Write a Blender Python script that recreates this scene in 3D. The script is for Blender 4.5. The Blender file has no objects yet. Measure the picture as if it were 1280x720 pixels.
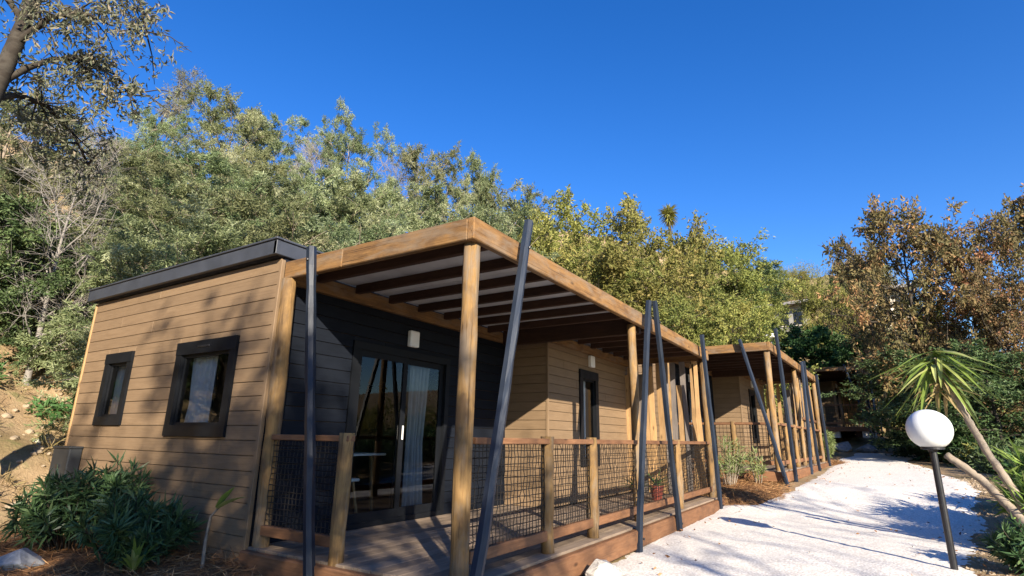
import bpy, bmesh, math, random
import numpy as np
from mathutils import Matrix, Vector

# ------------------------------------------------------------------ camera, sky, sun, exposure
scene = bpy.context.scene
COL = scene.collection
yaw, pitch, roll = math.radians(32.373), math.radians(15.408), math.radians(0.913)
fw = Vector((math.cos(yaw) * math.cos(pitch), math.sin(yaw) * math.cos(pitch), math.sin(pitch)))
rt = Vector((math.sin(yaw), -math.cos(yaw), 0))
up = rt.cross(fw)
r2 = math.cos(roll) * rt + math.sin(roll) * up
u2 = -math.sin(roll) * rt + math.cos(roll) * up
cam_data = bpy.data.cameras.new('camera')
cam = bpy.data.objects.new('camera', cam_data)
COL.objects.link(cam)
cam_data.sensor_width = 36
cam_data.lens = 36 * 683.2 / 1280
cam_data.clip_start = 0.05
cam_data.clip_end = 2000
m = Matrix((r2, u2, -fw)).transposed().to_4x4()
m.translation = (-3.309, -2.468, 0.985)
cam.matrix_world = m
scene.camera = cam

SUN = Vector((-0.88, -1.0, 0.57)).normalized()          # towards the sun
world = bpy.data.worlds.new('World')
scene.world = world
world.use_nodes = True
wn = world.node_tree
bg = wn.nodes['Background']
sky = wn.nodes.new('ShaderNodeTexSky')
sky.sky_type = 'NISHITA'
sky.sun_disc = False
sky.sun_elevation = math.asin(SUN.z)
sky.sun_rotation = math.atan2(SUN.x, SUN.y)
sky.altitude = 300
sky.air_density = 1.0
sky.dust_density = 0.15
sky.ozone_density = 3.0
hs = wn.nodes.new('ShaderNodeHueSaturation')
hs.inputs['Saturation'].default_value = 1.33
hs.inputs['Hue'].default_value = 0.515
wn.links.new(sky.outputs[0], hs.inputs['Color'])
wn.links.new(hs.outputs[0], bg.inputs['Color'])
bg.inputs['Strength'].default_value = 0.105

sun_data = bpy.data.lights.new('sun', 'SUN')
sun_data.energy = 5.0
sun_data.angle = math.radians(0.5)
sun_data.color = (1.0, 0.89, 0.73)
sun = bpy.data.objects.new('sun', sun_data)
sun.rotation_euler = SUN.to_track_quat('Z', 'Y').to_euler()
sun.location = (0, 0, 30)
COL.objects.link(sun)

scene.render.engine = 'CYCLES'
vs = scene.view_settings
vs.view_transform = 'Standard'
vs.look = 'None'
vs.exposure = 1.25
vs.gamma = 1
vs.use_curve_mapping = False

# ------------------------------------------------------------------ helpers
def tag(o, label=None, cat=None, group=None, kind=None):
    if label: o['label'] = label
    if cat: o['category'] = cat
    if group: o['group'] = group
    if kind: o['kind'] = kind
    return o

def link(name, me, mat=None, parent=None):
    o = bpy.data.objects.new(name, me)
    COL.objects.link(o)
    if parent is not None: o.parent = parent
    if mat is not None and me is not None and len(me.materials) == 0:
        me.materials.append(mat)
    return o

def empty(name, loc=(0, 0, 0), rz=0):
    o = bpy.data.objects.new(name, None)
    o.empty_display_size = 0.3
    COL.objects.link(o)
    o.location = loc
    o.rotation_euler = (0, 0, rz)
    return o

def copy_tree(o, parent=None):
    c = o.copy()
    COL.objects.link(c)
    c.parent = parent
    for ch in list(o.children):
        copy_tree(ch, c)
    return c

class Geo:
    """numpy mesh collector: quads only, optional tint per face"""
    def __init__(s): s.V = []; s.F = []; s.T = []; s.n = 0
    def add(s, v, f, tint=0.5):
        v = np.asarray(v, float).reshape(-1, 3); f = np.asarray(f, int).reshape(-1, 4)
        s.V.append(v); s.F.append(f + s.n); s.n += len(v)
        s.T.append(np.full(len(f), tint) if np.isscalar(tint) else np.asarray(tint, float))
    def box(s, a, b, tint=0.5):
        (x0, y0, z0), (x1, y1, z1) = a, b
        v = [(x0,y0,z0),(x1,y0,z0),(x1,y1,z0),(x0,y1,z0),(x0,y0,z1),(x1,y0,z1),(x1,y1,z1),(x0,y1,z1)]
        f = [(0,3,2,1),(4,5,6,7),(0,1,5,4),(1,2,6,5),(2,3,7,6),(3,0,4,7)]
        s.add(v, f, tint)
    def tube(s, pts, rad, sides=6, tint=0.5, cap=False):
        pts = np.asarray(pts, float); n = len(pts)
        d = np.gradient(pts, axis=0)
        d /= np.linalg.norm(d, axis=1)[:, None] + 1e-9
        ref = np.array([0.0, 0, 1]) if abs(d[0][2]) < .9 else np.array([1.0, 0, 0])
        a = np.linspace(0, 2 * math.pi, sides, endpoint=False)
        vs_ = []
        for i in range(n):
            u = np.cross(d[i], ref); u /= np.linalg.norm(u) + 1e-9
            w = np.cross(d[i], u)
            vs_.append(pts[i] + (np.cos(a)[:, None] * u + np.sin(a)[:, None] * w) * rad[i])
        v = np.concatenate(vs_)
        f = []
        for i in range(n - 1):
            for j in range(sides):
                k = (j + 1) % sides
                f.append((i*sides+j, i*sides+k, (i+1)*sides+k, (i+1)*sides+j))
        if cap:
            v = np.concatenate([v, pts[:1], pts[-1:]])
            for j in range(0, sides, 2):
                f.append((n*sides, (j+2) % sides, (j+1) % sides, j))
                b = (n-1)*sides
                f.append((n*sides+1, b+j, b+(j+1) % sides, b+(j+2) % sides))
        s.add(v, f, tint)
    def leaves(s, pos, dr, ln, wd, rng, tint, fold=.15):
        n = len(pos)
        dr = dr / (np.linalg.norm(dr, axis=1)[:, None] + 1e-9)
        rv = rng.normal(size=(n, 3))
        sd = np.cross(dr, rv); sd /= np.linalg.norm(sd, axis=1)[:, None] + 1e-9
        nm = np.cross(dr, sd)
        ln = np.asarray(ln)[:, None]; wd = np.asarray(wd)[:, None]
        mid = pos + dr * ln * .45
        v = np.stack([pos, mid + sd*wd*.5 + nm*wd*fold, pos + dr*ln - nm*ln*.12, mid - sd*wd*.5 + nm*wd*fold], 1).reshape(-1, 3)
        s.add(v, np.arange(4*n).reshape(-1, 4), tint)
    def build(s, name, smooth=False):
        V = np.concatenate(s.V).astype(np.float32); F = np.concatenate(s.F).astype(np.int32); T = np.concatenate(s.T).astype(np.float32)
        me = bpy.data.meshes.new(name)
        me.vertices.add(len(V)); me.vertices.foreach_set('co', V.ravel())
        me.loops.add(F.size); me.loops.foreach_set('vertex_index', F.ravel())
        me.polygons.add(len(F)); me.polygons.foreach_set('loop_start', np.arange(0, F.size, 4, dtype=np.int32))
        me.polygons.foreach_set('use_smooth', np.full(len(F), bool(smooth)))
        me.update(calc_edges=True)
        at = me.attributes.new('tint', 'FLOAT', 'FACE'); at.data.foreach_set('value', T)
        return me

_boxes = {}
def box_mesh(l, w, h, bev, mat):
    key = (round(l, 3), round(w, 3), round(h, 3), round(bev, 4), mat.name)
    if key in _boxes: return _boxes[key]
    bm = bmesh.new()
    bmesh.ops.create_cube(bm, size=1)
    for v in bm.verts: v.co = Vector(((v.co.x + .5) * l, v.co.y * w, v.co.z * h))
    if bev > 0:
        bmesh.ops.bevel(bm, geom=bm.edges[:], offset=bev, segments=1, affect='EDGES', profile=.5)
    me = bpy.data.meshes.new('piece'); bm.to_mesh(me); bm.free()
    me.materials.append(mat)
    _boxes[key] = me
    return me

def frame_matrix(p0, p1, upv=(0, 0, 1)):
    p0 = Vector(p0); x = (Vector(p1) - p0); L = x.length; x.normalize()
    u = Vector(upv)
    if abs(x.dot(u)) > .95: u = Vector((0, 1, 0))
    y = u.cross(x).normalized(); z = x.cross(y)
    mm = Matrix((x, y, z)).transposed().to_4x4(); mm.translation = p0
    return mm, L

def bar(name, parent, p0, p1, w, h, mat, upv=(0, 0, 1), bev=.005):
    """a straight piece of timber or metal from p0 to p1: w across, h along upv"""
    mm, L = frame_matrix(p0, p1, upv)
    o = link(name, box_mesh(L, w, h, bev, mat), None, parent)
    o.matrix_basis = mm
    return o

def pole(name, parent, p0, p1, r, mat, seed, square=.5, wob=.06, n=9, sides=8, bend=.012, smooth=True):
    """a hand-peeled, slightly crooked timber pole"""
    rng = np.random.default_rng(seed)
    mm, L = frame_matrix(p0, p1)
    a = np.linspace(0, 2*math.pi, sides, endpoint=False) + math.pi/8
    sq = 1 / np.maximum(np.abs(np.cos(a)), np.abs(np.sin(a)))
    prof = (1 - square) + square * sq * .92
    V = []; oy = oz = 0; tw = rng.uniform(-.1, .1)
    for i in range(n):
        t = i / (n - 1)
        oy += rng.normal() * bend * .5; oz += rng.normal() * bend * .5
        k = 1 if 0 < i < n-1 else .0
        rr = r * prof * (1 + rng.normal() * wob * .6 + rng.normal(size=sides) * wob * .5)
        V += [(t*L, (oy-oy*t)*k + math.cos(q)*rr[j], (oz-oz*t)*k + math.sin(q)*rr[j]) for j, q in enumerate(a)]
    F = []
    for i in range(n-1):
        for j in range(sides):
            k = (j+1) % sides
            F.append((i*sides+j, (i+1)*sides+j, (i+1)*sides+k, i*sides+k))
    F.append(tuple(range(sides))); F.append(tuple(range((n-1)*sides, n*sides))[::-1])
    me = bpy.data.meshes.new(name); me.from_pydata(V, [], F)
    bm = bmesh.new(); bm.from_mesh(me); bmesh.ops.recalc_face_normals(bm, faces=bm.faces); bm.to_mesh(me); bm.free()
    me.polygons.foreach_set('use_smooth', [smooth and len(p.vertices) == 4 for p in me.polygons])
    o = link(name, me, mat, parent); o.matrix_basis = mm
    return o

def waney(name, parent, p0, p1, w, th, mat, seed, nrm=(1, 0, 0), wob=.012):
    """a board with natural wavy edges; nrm is its face normal"""
    rng = np.random.default_rng(seed)
    mm, L = frame_matrix(p0, p1, nrm)
    n = 9; e1 = w/2 + np.cumsum(rng.normal(size=n)) * wob * .5; e2 = -w/2 + np.cumsum(rng.normal(size=n)) * wob * .5
    V = []
    for i in range(n):
        x = L*i/(n-1)
        V += [(x, e1[i], th/2), (x, e2[i], th/2), (x, e2[i], -th/2), (x, e1[i], -th/2)]
    F = []
    for i in range(n-1):
        for j in range(4):
            k = (j+1) % 4
            F.append((i*4+j, i*4+k, (i+1)*4+k, (i+1)*4+j))
    F += [(3, 2, 1, 0), tuple((n-1)*4+q for q in (0, 1, 2, 3))]
    me = bpy.data.meshes.new(name); me.from_pydata(V, [], F)
    bm = bmesh.new(); bm.from_mesh(me); bmesh.ops.recalc_face_normals(bm, faces=bm.faces); bm.to_mesh(me); bm.free()
    me.polygons.foreach_set('use_smooth', [False]*len(me.polygons))
    o = link(name, me, mat, parent); o.matrix_basis = mm
    return o

# ------------------------------------------------------------------ materials
class NT:
    def __init__(s, name):
        s.mat = bpy.data.materials.new(name); s.mat.use_nodes = True
        s.t = s.mat.node_tree; s.b = s.t.nodes['Principled BSDF']; s.out = s.t.nodes['Material Output']
    def n(s, kind, **kw):
        nd = s.t.nodes.new('ShaderNode' + kind)
        for k, v in kw.items(): setattr(nd, k, v)
        return nd
    def l(s, a, b): s.t.links.new(a, b)
    def math(s, op, a, b=None, clamp=False):
        nd = s.n('Math', operation=op, use_clamp=clamp)
        for i, q in enumerate((a, b)):
            if q is None: continue
            if isinstance(q, (int, float)): nd.inputs[i].default_value = q
            else: s.l(q, nd.inputs[i])
        return nd.outputs[0]
    def mix(s, fac, a, b, blend='MIX'):
        nd = s.n('Mix', data_type='RGBA', blend_type=blend)
        for sock, q in ((nd.inputs[0], fac), (nd.inputs[6], a), (nd.inputs[7], b)):
            if isinstance(q, (int, float)): sock.default_value = q
            elif isinstance(q, tuple): sock.default_value = (*q, 1)
            else: s.l(q, sock)
        return nd.outputs[2]
    def noise(s, vec, scale, detail=4, rough=.55, dist=0):
        nd = s.n('TexNoise'); nd.inputs['Scale'].default_value = scale; nd.inputs['Detail'].default_value = detail
        nd.inputs['Roughness'].default_value = rough; nd.inputs['Distortion'].default_value = dist
        s.l(vec, nd.inputs['Vector']); return nd.outputs['Fac']
    def rng(s, v, a, b, c=0.0, d=1.0):
        nd = s.n('MapRange'); s.l(v, nd.inputs[0])
        for i, q in enumerate((a, b, c, d)): nd.inputs[i+1].default_value = q
        return nd.outputs[0]
    def coords(s, scale=(1, 1, 1), per_object=True, world_space=False):
        if world_space:
            v = s.n('NewGeometry').outputs['Position']
        else:
            v = s.n('TexCoord').outputs['Object']
        if per_object:
            oi = s.n('ObjectInfo'); c = s.n('CombineXYZ')
            for i, k in enumerate((91.7, 37.3, 63.1)): s.l(s.math('MULTIPLY', oi.outputs['Random'], k), c.inputs[i])
            a = s.n('VectorMath', operation='ADD'); s.l(v, a.inputs[0]); s.l(c.outputs[0], a.inputs[1]); v = a.outputs[0]
        mp = s.n('Mapping'); mp.inputs['Scale'].default_value = scale; s.l(v, mp.inputs['Vector'])
        return mp.outputs[0]
    def bump(s, hgt, strength, dist):
        nd = s.n('Bump'); nd.inputs['Strength'].default_value = strength; nd.inputs['Distance'].default_value = dist
        s.l(hgt, nd.inputs['Height']); s.l(nd.outputs[0], s.b.inputs['Normal'])
    def set(s, rough=.6, spec=.3, metal=0):
        s.b.inputs['Roughness'].default_value = rough; s.b.inputs['Specular IOR Level'].default_value = spec; s.b.inputs['Metallic'].default_value = metal
    def col(s, c): s.l(c, s.b.inputs['Base Color'])

def wood(name, c1, c2, dark, grain=16, knots=True, rough=.75, var=.25, bstr=.5, wear=.5, spec=.25, cracks=.35, grey=0.0):
    m = NT(name); m.set(rough, spec)
    g = m.noise(m.coords((1.1, grain, grain)), 3.0, 6, .65, .6)
    big = m.noise(m.coords((1.6, 4, 4)), 2.0, 4, .65, .4)
    oi = m.n('ObjectInfo')
    c = m.mix(m.rng(g, .32, .68), c1, c2)
    c = m.mix(m.math('MULTIPLY', m.rng(big, .44, .64), wear), c, dark)
    if knots:
        kn = m.n('TexVoronoi'); kn.inputs['Scale'].default_value = 2.2; m.l(m.coords((1.0, 2.5, 2.5)), kn.inputs['Vector'])
        c = m.mix(m.rng(kn.outputs['Distance'], .05, .14, .8, 0), c, tuple(q*.35 for q in dark))
    if grey:
        gn = m.noise(m.coords((.8, 3, 3)), 2.3, 5, .7, .5)
        c = m.mix(m.rng(gn, .48, .64, 0, grey), c, (.20, .165, .125))
    ck = m.noise(m.coords((.55, grain*2.6, grain*2.6)), 2.4, 3, .5, .3)
    c = m.mix(m.rng(ck, .60, .70, 0, cracks), c, tuple(q*.3 for q in dark))
    val = m.n('HueSaturation'); m.l(c, val.inputs['Color'])
    m.l(m.rng(oi.outputs['Random'], 0, 1, 1-var, 1+var), val.inputs['Value'])
    m.col(val.outputs[0])
    m.bump(g, bstr, .004)
    return m.mat

M = {}
M['pine'] = wood('pine timber', (.29, .178, .070), (.20, .115, .043), (.11, .068, .036), 14, True, .8, .2, 1.0, .8, .2, .75, .65)
M['beam'] = wood('pergola beam', (.26, .145, .055), (.18, .094, .035), (.11, .062, .031), 14, True, .8, .14, .9, .8, .2, .7, .5)
M['railw'] = wood('reddish rail timber', (.25, .125, .060), (.17, .078, .036), (.10, .052, .030), 14, True, .7, .15, .5, .5)
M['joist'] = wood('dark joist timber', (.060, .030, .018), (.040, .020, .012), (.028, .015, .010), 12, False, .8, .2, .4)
M['siding'] = wood('timber siding', (.232, .158, .093), (.190, .126, .072), (.163, .107, .061), 26, False, .68, .07, .35, .35)
M['deck'] = wood('weathered deck board', (.30, .225, .16), (.21, .155, .11), (.15, .115, .085), 18, False, .75, .22, .5, .6)
M['slat'] = wood('pale slat timber', (.42, .265, .125), (.32, .19, .085), (.22, .14, .07), 14, True, .7, .2, .5, .4)
M['slatg'] = wood('grey slat timber', (.20, .17, .15), (.14, .12, .11), (.10, .09, .085), 14, False, .75, .25, .5, .4)

def plain(name, c, rough=.5, spec=.4, metal=0, vary=.12, scale=6, bump=0, bscale=40, per_object=True):
    m = NT(name); m.set(rough, spec, metal)
    n = m.noise(m.coords(per_object=per_object), scale, 4, .6)
    m.col(m.mix(m.rng(n, .3, .7), tuple(q*(1-vary) for q in c), tuple(min(1, q*(1+vary)) for q in c)))
    m.l(m.rng(n, .3, .7, rough-.06, min(1, rough+.1)), m.b.inputs['Roughness'])
    if bump: m.bump(m.noise(m.coords(per_object=per_object), bscale, 4, .6), bump, .003)
    return m.mat
M['navy'] = wood('navy stained siding', (.011, .014, .021), (.007, .009, .014), (.006, .008, .012), 26, False, .7, .12, .3, .4, .10)
M['strut'] = wood('dark blue stained pole', (.020, .028, .046), (.012, .018, .030), (.030, .036, .046), 12, False, .45, .2, .5, .5)
M['frame'] = plain('anthracite frame', (.006, .007, .009), .55, .22, 0, .15, 5)
M['fascia'] = plain('slate grey roof edge', (.045, .050, .062), .5, .4, 0, .2, 3)
M['rooftop'] = plain('roof felt', (.06, .06, .065), .85, .2, 0, .25, 8, .4)
def sheet_mat():
    m = NT('opal roof sheet'); m.set(.5, .3)
    n = m.noise(m.coords(), 2.5, 4, .6); c = m.mix(m.rng(n, .3, .7), (.44, .43, .42), (.58, .57, .56)); m.col(c)
    tb = m.n('BsdfTranslucent'); m.l(c, tb.inputs['Color']); mx = m.n('MixShader'); mx.inputs[0].default_value = .12
    m.l(m.b.outputs[0], mx.inputs[1]); m.l(tb.outputs[0], mx.inputs[2]); m.l(mx.outputs[0], m.out.inputs['Surface'])
    return m.mat
M['sheet'] = sheet_mat()
M['net'] = plain('black net', (.020, .017, .014), .5, .4)
M['white'] = plain('white plastic', (.78, .78, .76), .4, .5, 0, .03)
M['dimcurtain'] = plain('grey net curtain', (.30, .32, .34), .9, .1, 0, .12, 3)
M['curtain'] = plain('white curtain', (.72, .73, .74), .9, .1, 0, .05, 3)
M['inside'] = plain('interior panel', (.07, .06, .05), .7, .3, 0, .1)
M['backing'] = plain('wall backing', (.10, .070, .045), .9, .1)
M['concrete'] = plain('concrete block', (.55, .53, .49), .9, .2, 0, .15, 12, .5)
M['metal_dark'] = plain('black powder coat', (.014, .014, .016), .38, .5)
M['stone'] = plain('pale rock', (.50, .47, .42), .9, .2, 0, .3, 5, .8, 16)
M['greystone'] = plain('grey rock', (.27, .27, .27), .9, .2, 0, .28, 5, .8, 16)
M['clod'] = plain('earthy stone', (.33, .26, .18), .95, .1, 0, .35, 5, .8, 16)
M['utility'] = plain('grey utility box', (.028, .031, .034), .55, .4)
M['red'] = plain('dull red pot', (.20, .045, .03), .35, .5)
M['terracotta'] = plain('terracotta', (.36, .13, .06), .8, .2)
M['blue'] = plain('blue woven fabric', (.05, .12, .36), .9, .1)
M['housewall'] = plain('pale render', (.62, .56, .47), .9, .2, 0, .12, 1.5)
M['housegrey'] = plain('grey render', (.24, .235, .22), .9, .2, 0, .12, 1.5)
M['roofgrey'] = plain('grey roof slab', (.22, .21, .21), .8, .2, 0, .2, 2)
M['dark'] = plain('dark window', (.01, .011, .012), .2, .5)

def glass_mat():
    m = NT('window glass')
    tr = m.n('BsdfTransparent'); tr.inputs['Color'].default_value = (.80, .84, .84, 1)
    gl = m.n('BsdfGlossy'); gl.inputs['Roughness'].default_value = .015
    fr = m.n('Fresnel'); fr.inputs['IOR'].default_value = 1.5
    mx = m.n('MixShader'); m.l(fr.outputs[0], mx.inputs[0]); m.l(tr.outputs[0], mx.inputs[1]); m.l(gl.outputs[0], mx.inputs[2])
    m.l(mx.outputs[0], m.out.inputs['Surface'])
    return m.mat
M['glass'] = glass_mat()
def globe_mat():
    m = NT('opal globe'); m.set(.25, .5)
    m.b.inputs['Base Color'].default_value = (.74, .76, .75, 1)
    m.b.inputs['Subsurface Weight'].default_value = .3; m.b.inputs['Subsurface Radius'].default_value = (.1, .1, .1)
    return m.mat
M['globe'] = globe_mat()

def leafmat(name, c1, c2, c3, trans=.3, rough=.6, hue=.03, val=.25):
    m = NT(name); m.set(rough, .25)
    at = m.n('Attribute', attribute_name='tint'); oi = m.n('ObjectInfo')
    t = at.outputs['Fac']
    c = m.mix(m.rng(t, 0, .55), c1, c2); c = m.mix(m.rng(t, .6, 1), c, c3)
    h = m.n('HueSaturation'); m.l(c, h.inputs['Color'])
    m.l(m.rng(oi.outputs['Random'], 0, 1, .5-hue, .5+hue), h.inputs['Hue'])
    r2_ = m.math('FRACT', m.math('MULTIPLY', oi.outputs['Random'], 7.31))
    m.l(m.rng(r2_, 0, 1, 1-val, 1+val), h.inputs['Value'])
    m.col(h.outputs[0])
    tb = m.n('BsdfTranslucent'); m.l(h.outputs[0], tb.inputs['Color'])
    mx = m.n('MixShader'); mx.inputs[0].default_value = trans
    m.l(m.b.outputs[0], mx.inputs[1]); m.l(tb.outputs[0], mx.inputs[2]); m.l(mx.outputs[0], m.out.inputs['Surface'])
    return m.mat
M['l_mim'] = leafmat('mimosa leaf', (.12, .155, .068), (.25, .285, .135), (.44, .46, .28), .35, .6, .028, .25)
M['l_olv'] = leafmat('yellow olive leaf', (.15, .17, .042), (.27, .275, .072), (.42, .37, .12), .35, .6, .022, .18)
M['l_oak'] = leafmat('rusty oak leaf', (.12, .11, .045), (.23, .175, .075), (.38, .21, .10), .35, .65, .015, .2)
M['l_evg'] = leafmat('dark evergreen leaf', (.038, .066, .024), (.080, .125, .045), (.16, .20, .08), .15, .5, .015, .2)
M['l_lush'] = leafmat('fresh green leaf', (.035, .085, .025), (.07, .15, .045), (.13, .22, .08), .3, .5, .015, .2)
M['l_wisp'] = leafmat('blue grey leaf', (.10, .12, .07), (.19, .19, .12), (.30, .25, .17), .3, .6, .01, .1)
M['l_ole'] = leafmat('oleander leaf', (.028, .062, .026), (.060, .115, .045), (.16, .22, .09), .15, .4, .01, .1)
M['l_yuc'] = leafmat('yucca leaf', (.09, .16, .03), (.20, .29, .06), (.42, .46, .16), .25, .4, .01, .08)
M['l_bam'] = leafmat('pale bamboo leaf', (.14, .19, .06), (.23, .27, .10), (.36, .36, .18), .3, .5, .01, .1)
M['l_dry'] = leafmat('dry grass', (.26, .19, .09), (.36, .27, .13), (.22, .22, .08), .2, .8, .01, .1)
M['l_straw'] = leafmat('pine straw', (.16, .075, .035), (.30, .15, .065), (.46, .27, .13), .1, .8, .01, .1)
M['bark'] = wood('dark bark', (.050, .040, .030), (.030, .024, .018), (.08, .070, .055), 5, False, .9, .2, 1.0, .6)
M['palebark'] = wood('pale bark', (.34, .28, .21), (.25, .20, .15), (.19, .16, .13), 6, False, .9, .15, 1.0, .5)
M['greybark'] = wood('grey twig bark', (.29, .265, .235), (.21, .19, .17), (.15, .135, .12), 6, False, .9, .15, .8, .5)

def ground_mat():
    m = NT('hillside soil'); m.set(.95, .1)
    v = m.coords(per_object=False, world_space=True)
    big = m.noise(v, .55, 5, .6); mid = m.noise(v, 2.6, 6, .65); fine = m.noise(v, 22, 5, .7)
    c = m.mix(m.rng(mid, .35, .65), (.30, .205, .115), (.41, .30, .175))
    c = m.mix(m.rng(big, .48, .62), c, (.23, .17, .085))
    c = m.mix(m.rng(m.noise(v, 1.3, 5, .7), .56, .66, 0, .7), c, (.13, .14, .05))
    c = m.mix(m.rng(fine, .55, .75, 0, .6), c, (.10, .07, .04))
    m.col(c); s = m.math('ADD', m.math('MULTIPLY', mid, .6), m.math('MULTIPLY', fine, .4)); m.bump(s, .9, .07)
    return m.mat
M['ground'] = ground_mat()
def gravel_mat():
    m = NT('white gravel'); m.set(.95, .15)
    v = m.coords(per_object=False, world_space=True)
    vo = m.n('TexVoronoi'); vo.inputs['Scale'].default_value = 42; m.l(v, vo.inputs['Vector'])
    cell = m.n('SeparateColor'); m.l(vo.outputs['Color'], cell.inputs[0])
    big = m.noise(v, .8, 5, .65); mid = m.noise(v, 5, 5, .65)
    c = m.mix(m.rng(cell.outputs[0], 0, 1), (.66, .615, .545), (.86, .82, .745))
    c = m.mix(m.rng(vo.outputs['Distance'], .3, .75, 0, .55), c, (.46, .42, .37))
    c = m.mix(m.rng(mid, .58, .74, 0, .4), c, (.48, .43, .36))
    c = m.mix(m.rng(big, .52, .72, 0, .35), c, (.53, .48, .415))
    m.col(c)
    hh = m.math('ADD', m.math('MULTIPLY', vo.outputs['Distance'], -.55), m.math('MULTIPLY', mid, 1.2)); m.bump(hh, .35, .015)
    return m.mat
M['gravel'] = gravel_mat()
def mulch_mat():
    m = NT('pine straw mulch'); m.set(.95, .1)
    v = m.coords((1, 1, 1), False, True)
    a = m.noise(m.coords((6, 60, 20), False, True), 1, 5, .6, 1.5); b = m.noise(m.coords((50, 8, 20), False, True), 1, 5, .6, 1.5); k = m.noise(v, 3, 4)
    f = m.mix(m.rng(k, .4, .6), m.rng(a, .3, .7), m.rng(b, .3, .7))
    c = m.mix(f, (.11, .052, .026), (.36, .19, .085)); m.col(c); m.bump(f, .8, .03)
    return m.mat
M['mulch'] = mulch_mat()

# ------------------------------------------------------------------ terrain
def lerp(x,xs,ys):
    if x<=xs[0]:return ys[0]
    for i in range(len(xs)-1):
        if x<=xs[i+1]:
            t=(x-xs[i])/(xs[i+1]-xs[i]);t=t*t*(3-2*t) if 0 else t
            return ys[i]+(ys[i+1]-ys[i])*t
    return ys[-1]
PX=[-60,-8,-3,0,4,7,8,9,10,14,20,25,28,34,40,80]
PZ=[-1.4,-.6,-.46,-.34,-.22,-.2,-.12,.05,.18,.25,.36,.5,1.12,1.4,1.6,2.2]
def ss(a,b,x):
    t=min(1,max(0,(x-a)/(b-a)));return t*t*(3-2*t)
def height(x,y):
    z=lerp(x,PX,PZ)
    # raised planting bed in front of the end wall
    z+=.2*ss(1.0,2.6,y)*ss(-3.2,-1.4,x)*ss(1.5,.2,x)*ss(14,6,y)
    # hill behind the cabins (towards +y)
    y0=6.9+.9*ss(-2,-12,x)+.25*math.sin(x*.9)
    d=y-y0
    if d>0:
        k=.66-.2*ss(10,45,x)
        h=k*d-k*1.2*(1-math.exp(-d/1.2))*.5
        if h>13:h=13+6*(1-math.exp(-(h-13)/6))
        z+=h
    # far rise beyond the end of the path
    d=x-33
    if d>0:
        h=.42*d*(1-math.exp(-d/8)) 
        if h>22:h=22+6*(1-math.exp(-(h-22)/6))
        z+=h*(1-.75*ss(-6,-15,y))
    d=-6.2-y
    if d>0: z+=(.12*d*ss(2,16,x))*math.exp(-d/60)
    if y>6 or y<-5.2 or x>26:
        a=1 if (y>7.5 or y<-6 or x>28) else .4
        z+=a*.16*math.sin(x*1.3+y*.7)*math.sin(y*1.1-x*.4)+a*.08*math.sin(x*2.9+1)*math.sin(y*3.1)
    return z

def build_ground():
    def axis(lo, a, b, hi, fine):
        left = [a - (a-lo) * (i/14)**1.8 for i in range(14, 0, -1)]
        mid = list(np.arange(a, b + 1e-6, fine))
        right = [b + (hi-b) * (i/16)**1.8 for i in range(1, 17)]
        return left + mid + right
    xs = axis(-260, -6, 40, 320, .25); ys = axis(-260, -9, 22, 260, .25)
    V = [(x, y, height(x, y)) for x in xs for y in ys]
    n = len(ys)
    F = [(i*n+j, (i+1)*n+j, (i+1)*n+j+1, i*n+j+1) for i in range(len(xs)-1) for j in range(n-1)]
    me = bpy.data.meshes.new('ground'); me.from_pydata(V, [], F)
    me.polygons.foreach_set('use_smooth', [True]*len(F))
    return tag(link('ground', me, M['ground']), 'sandy brown hillside soil around the cabins', kind='structure')
build_ground()

PLX = [-8, -2.5, -1.2, -.2, .6, 7.7, 8.1, 8.7, 9.4, 10.1, 18, 22, 25.5]
PLY = [-1.2, -1.0, -.75, -.4, .1, .1, -.25, -.75, -1.05, -1.12, -1.45, -1.35, -1.9]
PRX = [-8, 0, 3, 4.4, 6, 8, 12, 15, 20, 22, 25.5]
PRY = [-6.5, -4.3, -3.5, -3.3, -3.5, -3.85, -4.25, -4.05, -3.75, -3.6, -4.3]
def build_path():
    rng = np.random.default_rng(4)
    xs = np.arange(-8, 25.6, .125); n = 21; V = []
    w1 = w2 = 0
    for x in xs:
        w1 = w1*.8 + rng.normal()*.02; w2 = w2*.85 + rng.normal()*.035
        l_, r_ = lerp(x, PLX, PLY) + w1, lerp(x, PRX, PRY) + w2
        for j in range(n):
            y = l_ + (r_-l_)*j/(n-1)
            e = min(1, min(j, n-1-j)/1.5)
            V.append((x, y, height(x, y) - .012 + .034*e + rng.normal()*.004))
    F = [(i*n+j, i*n+j+1, (i+1)*n+j+1, (i+1)*n+j) for i in range(len(xs)-1) for j in range(n-1)]
    me = bpy.data.meshes.new('path'); me.from_pydata(V, [], F)
    me.polygons.foreach_set('use_smooth', [True]*len(F))
    tag(link('path', me, M['gravel']), 'white gravel path running past the cabin decks', kind='structure')
build_path()

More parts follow.
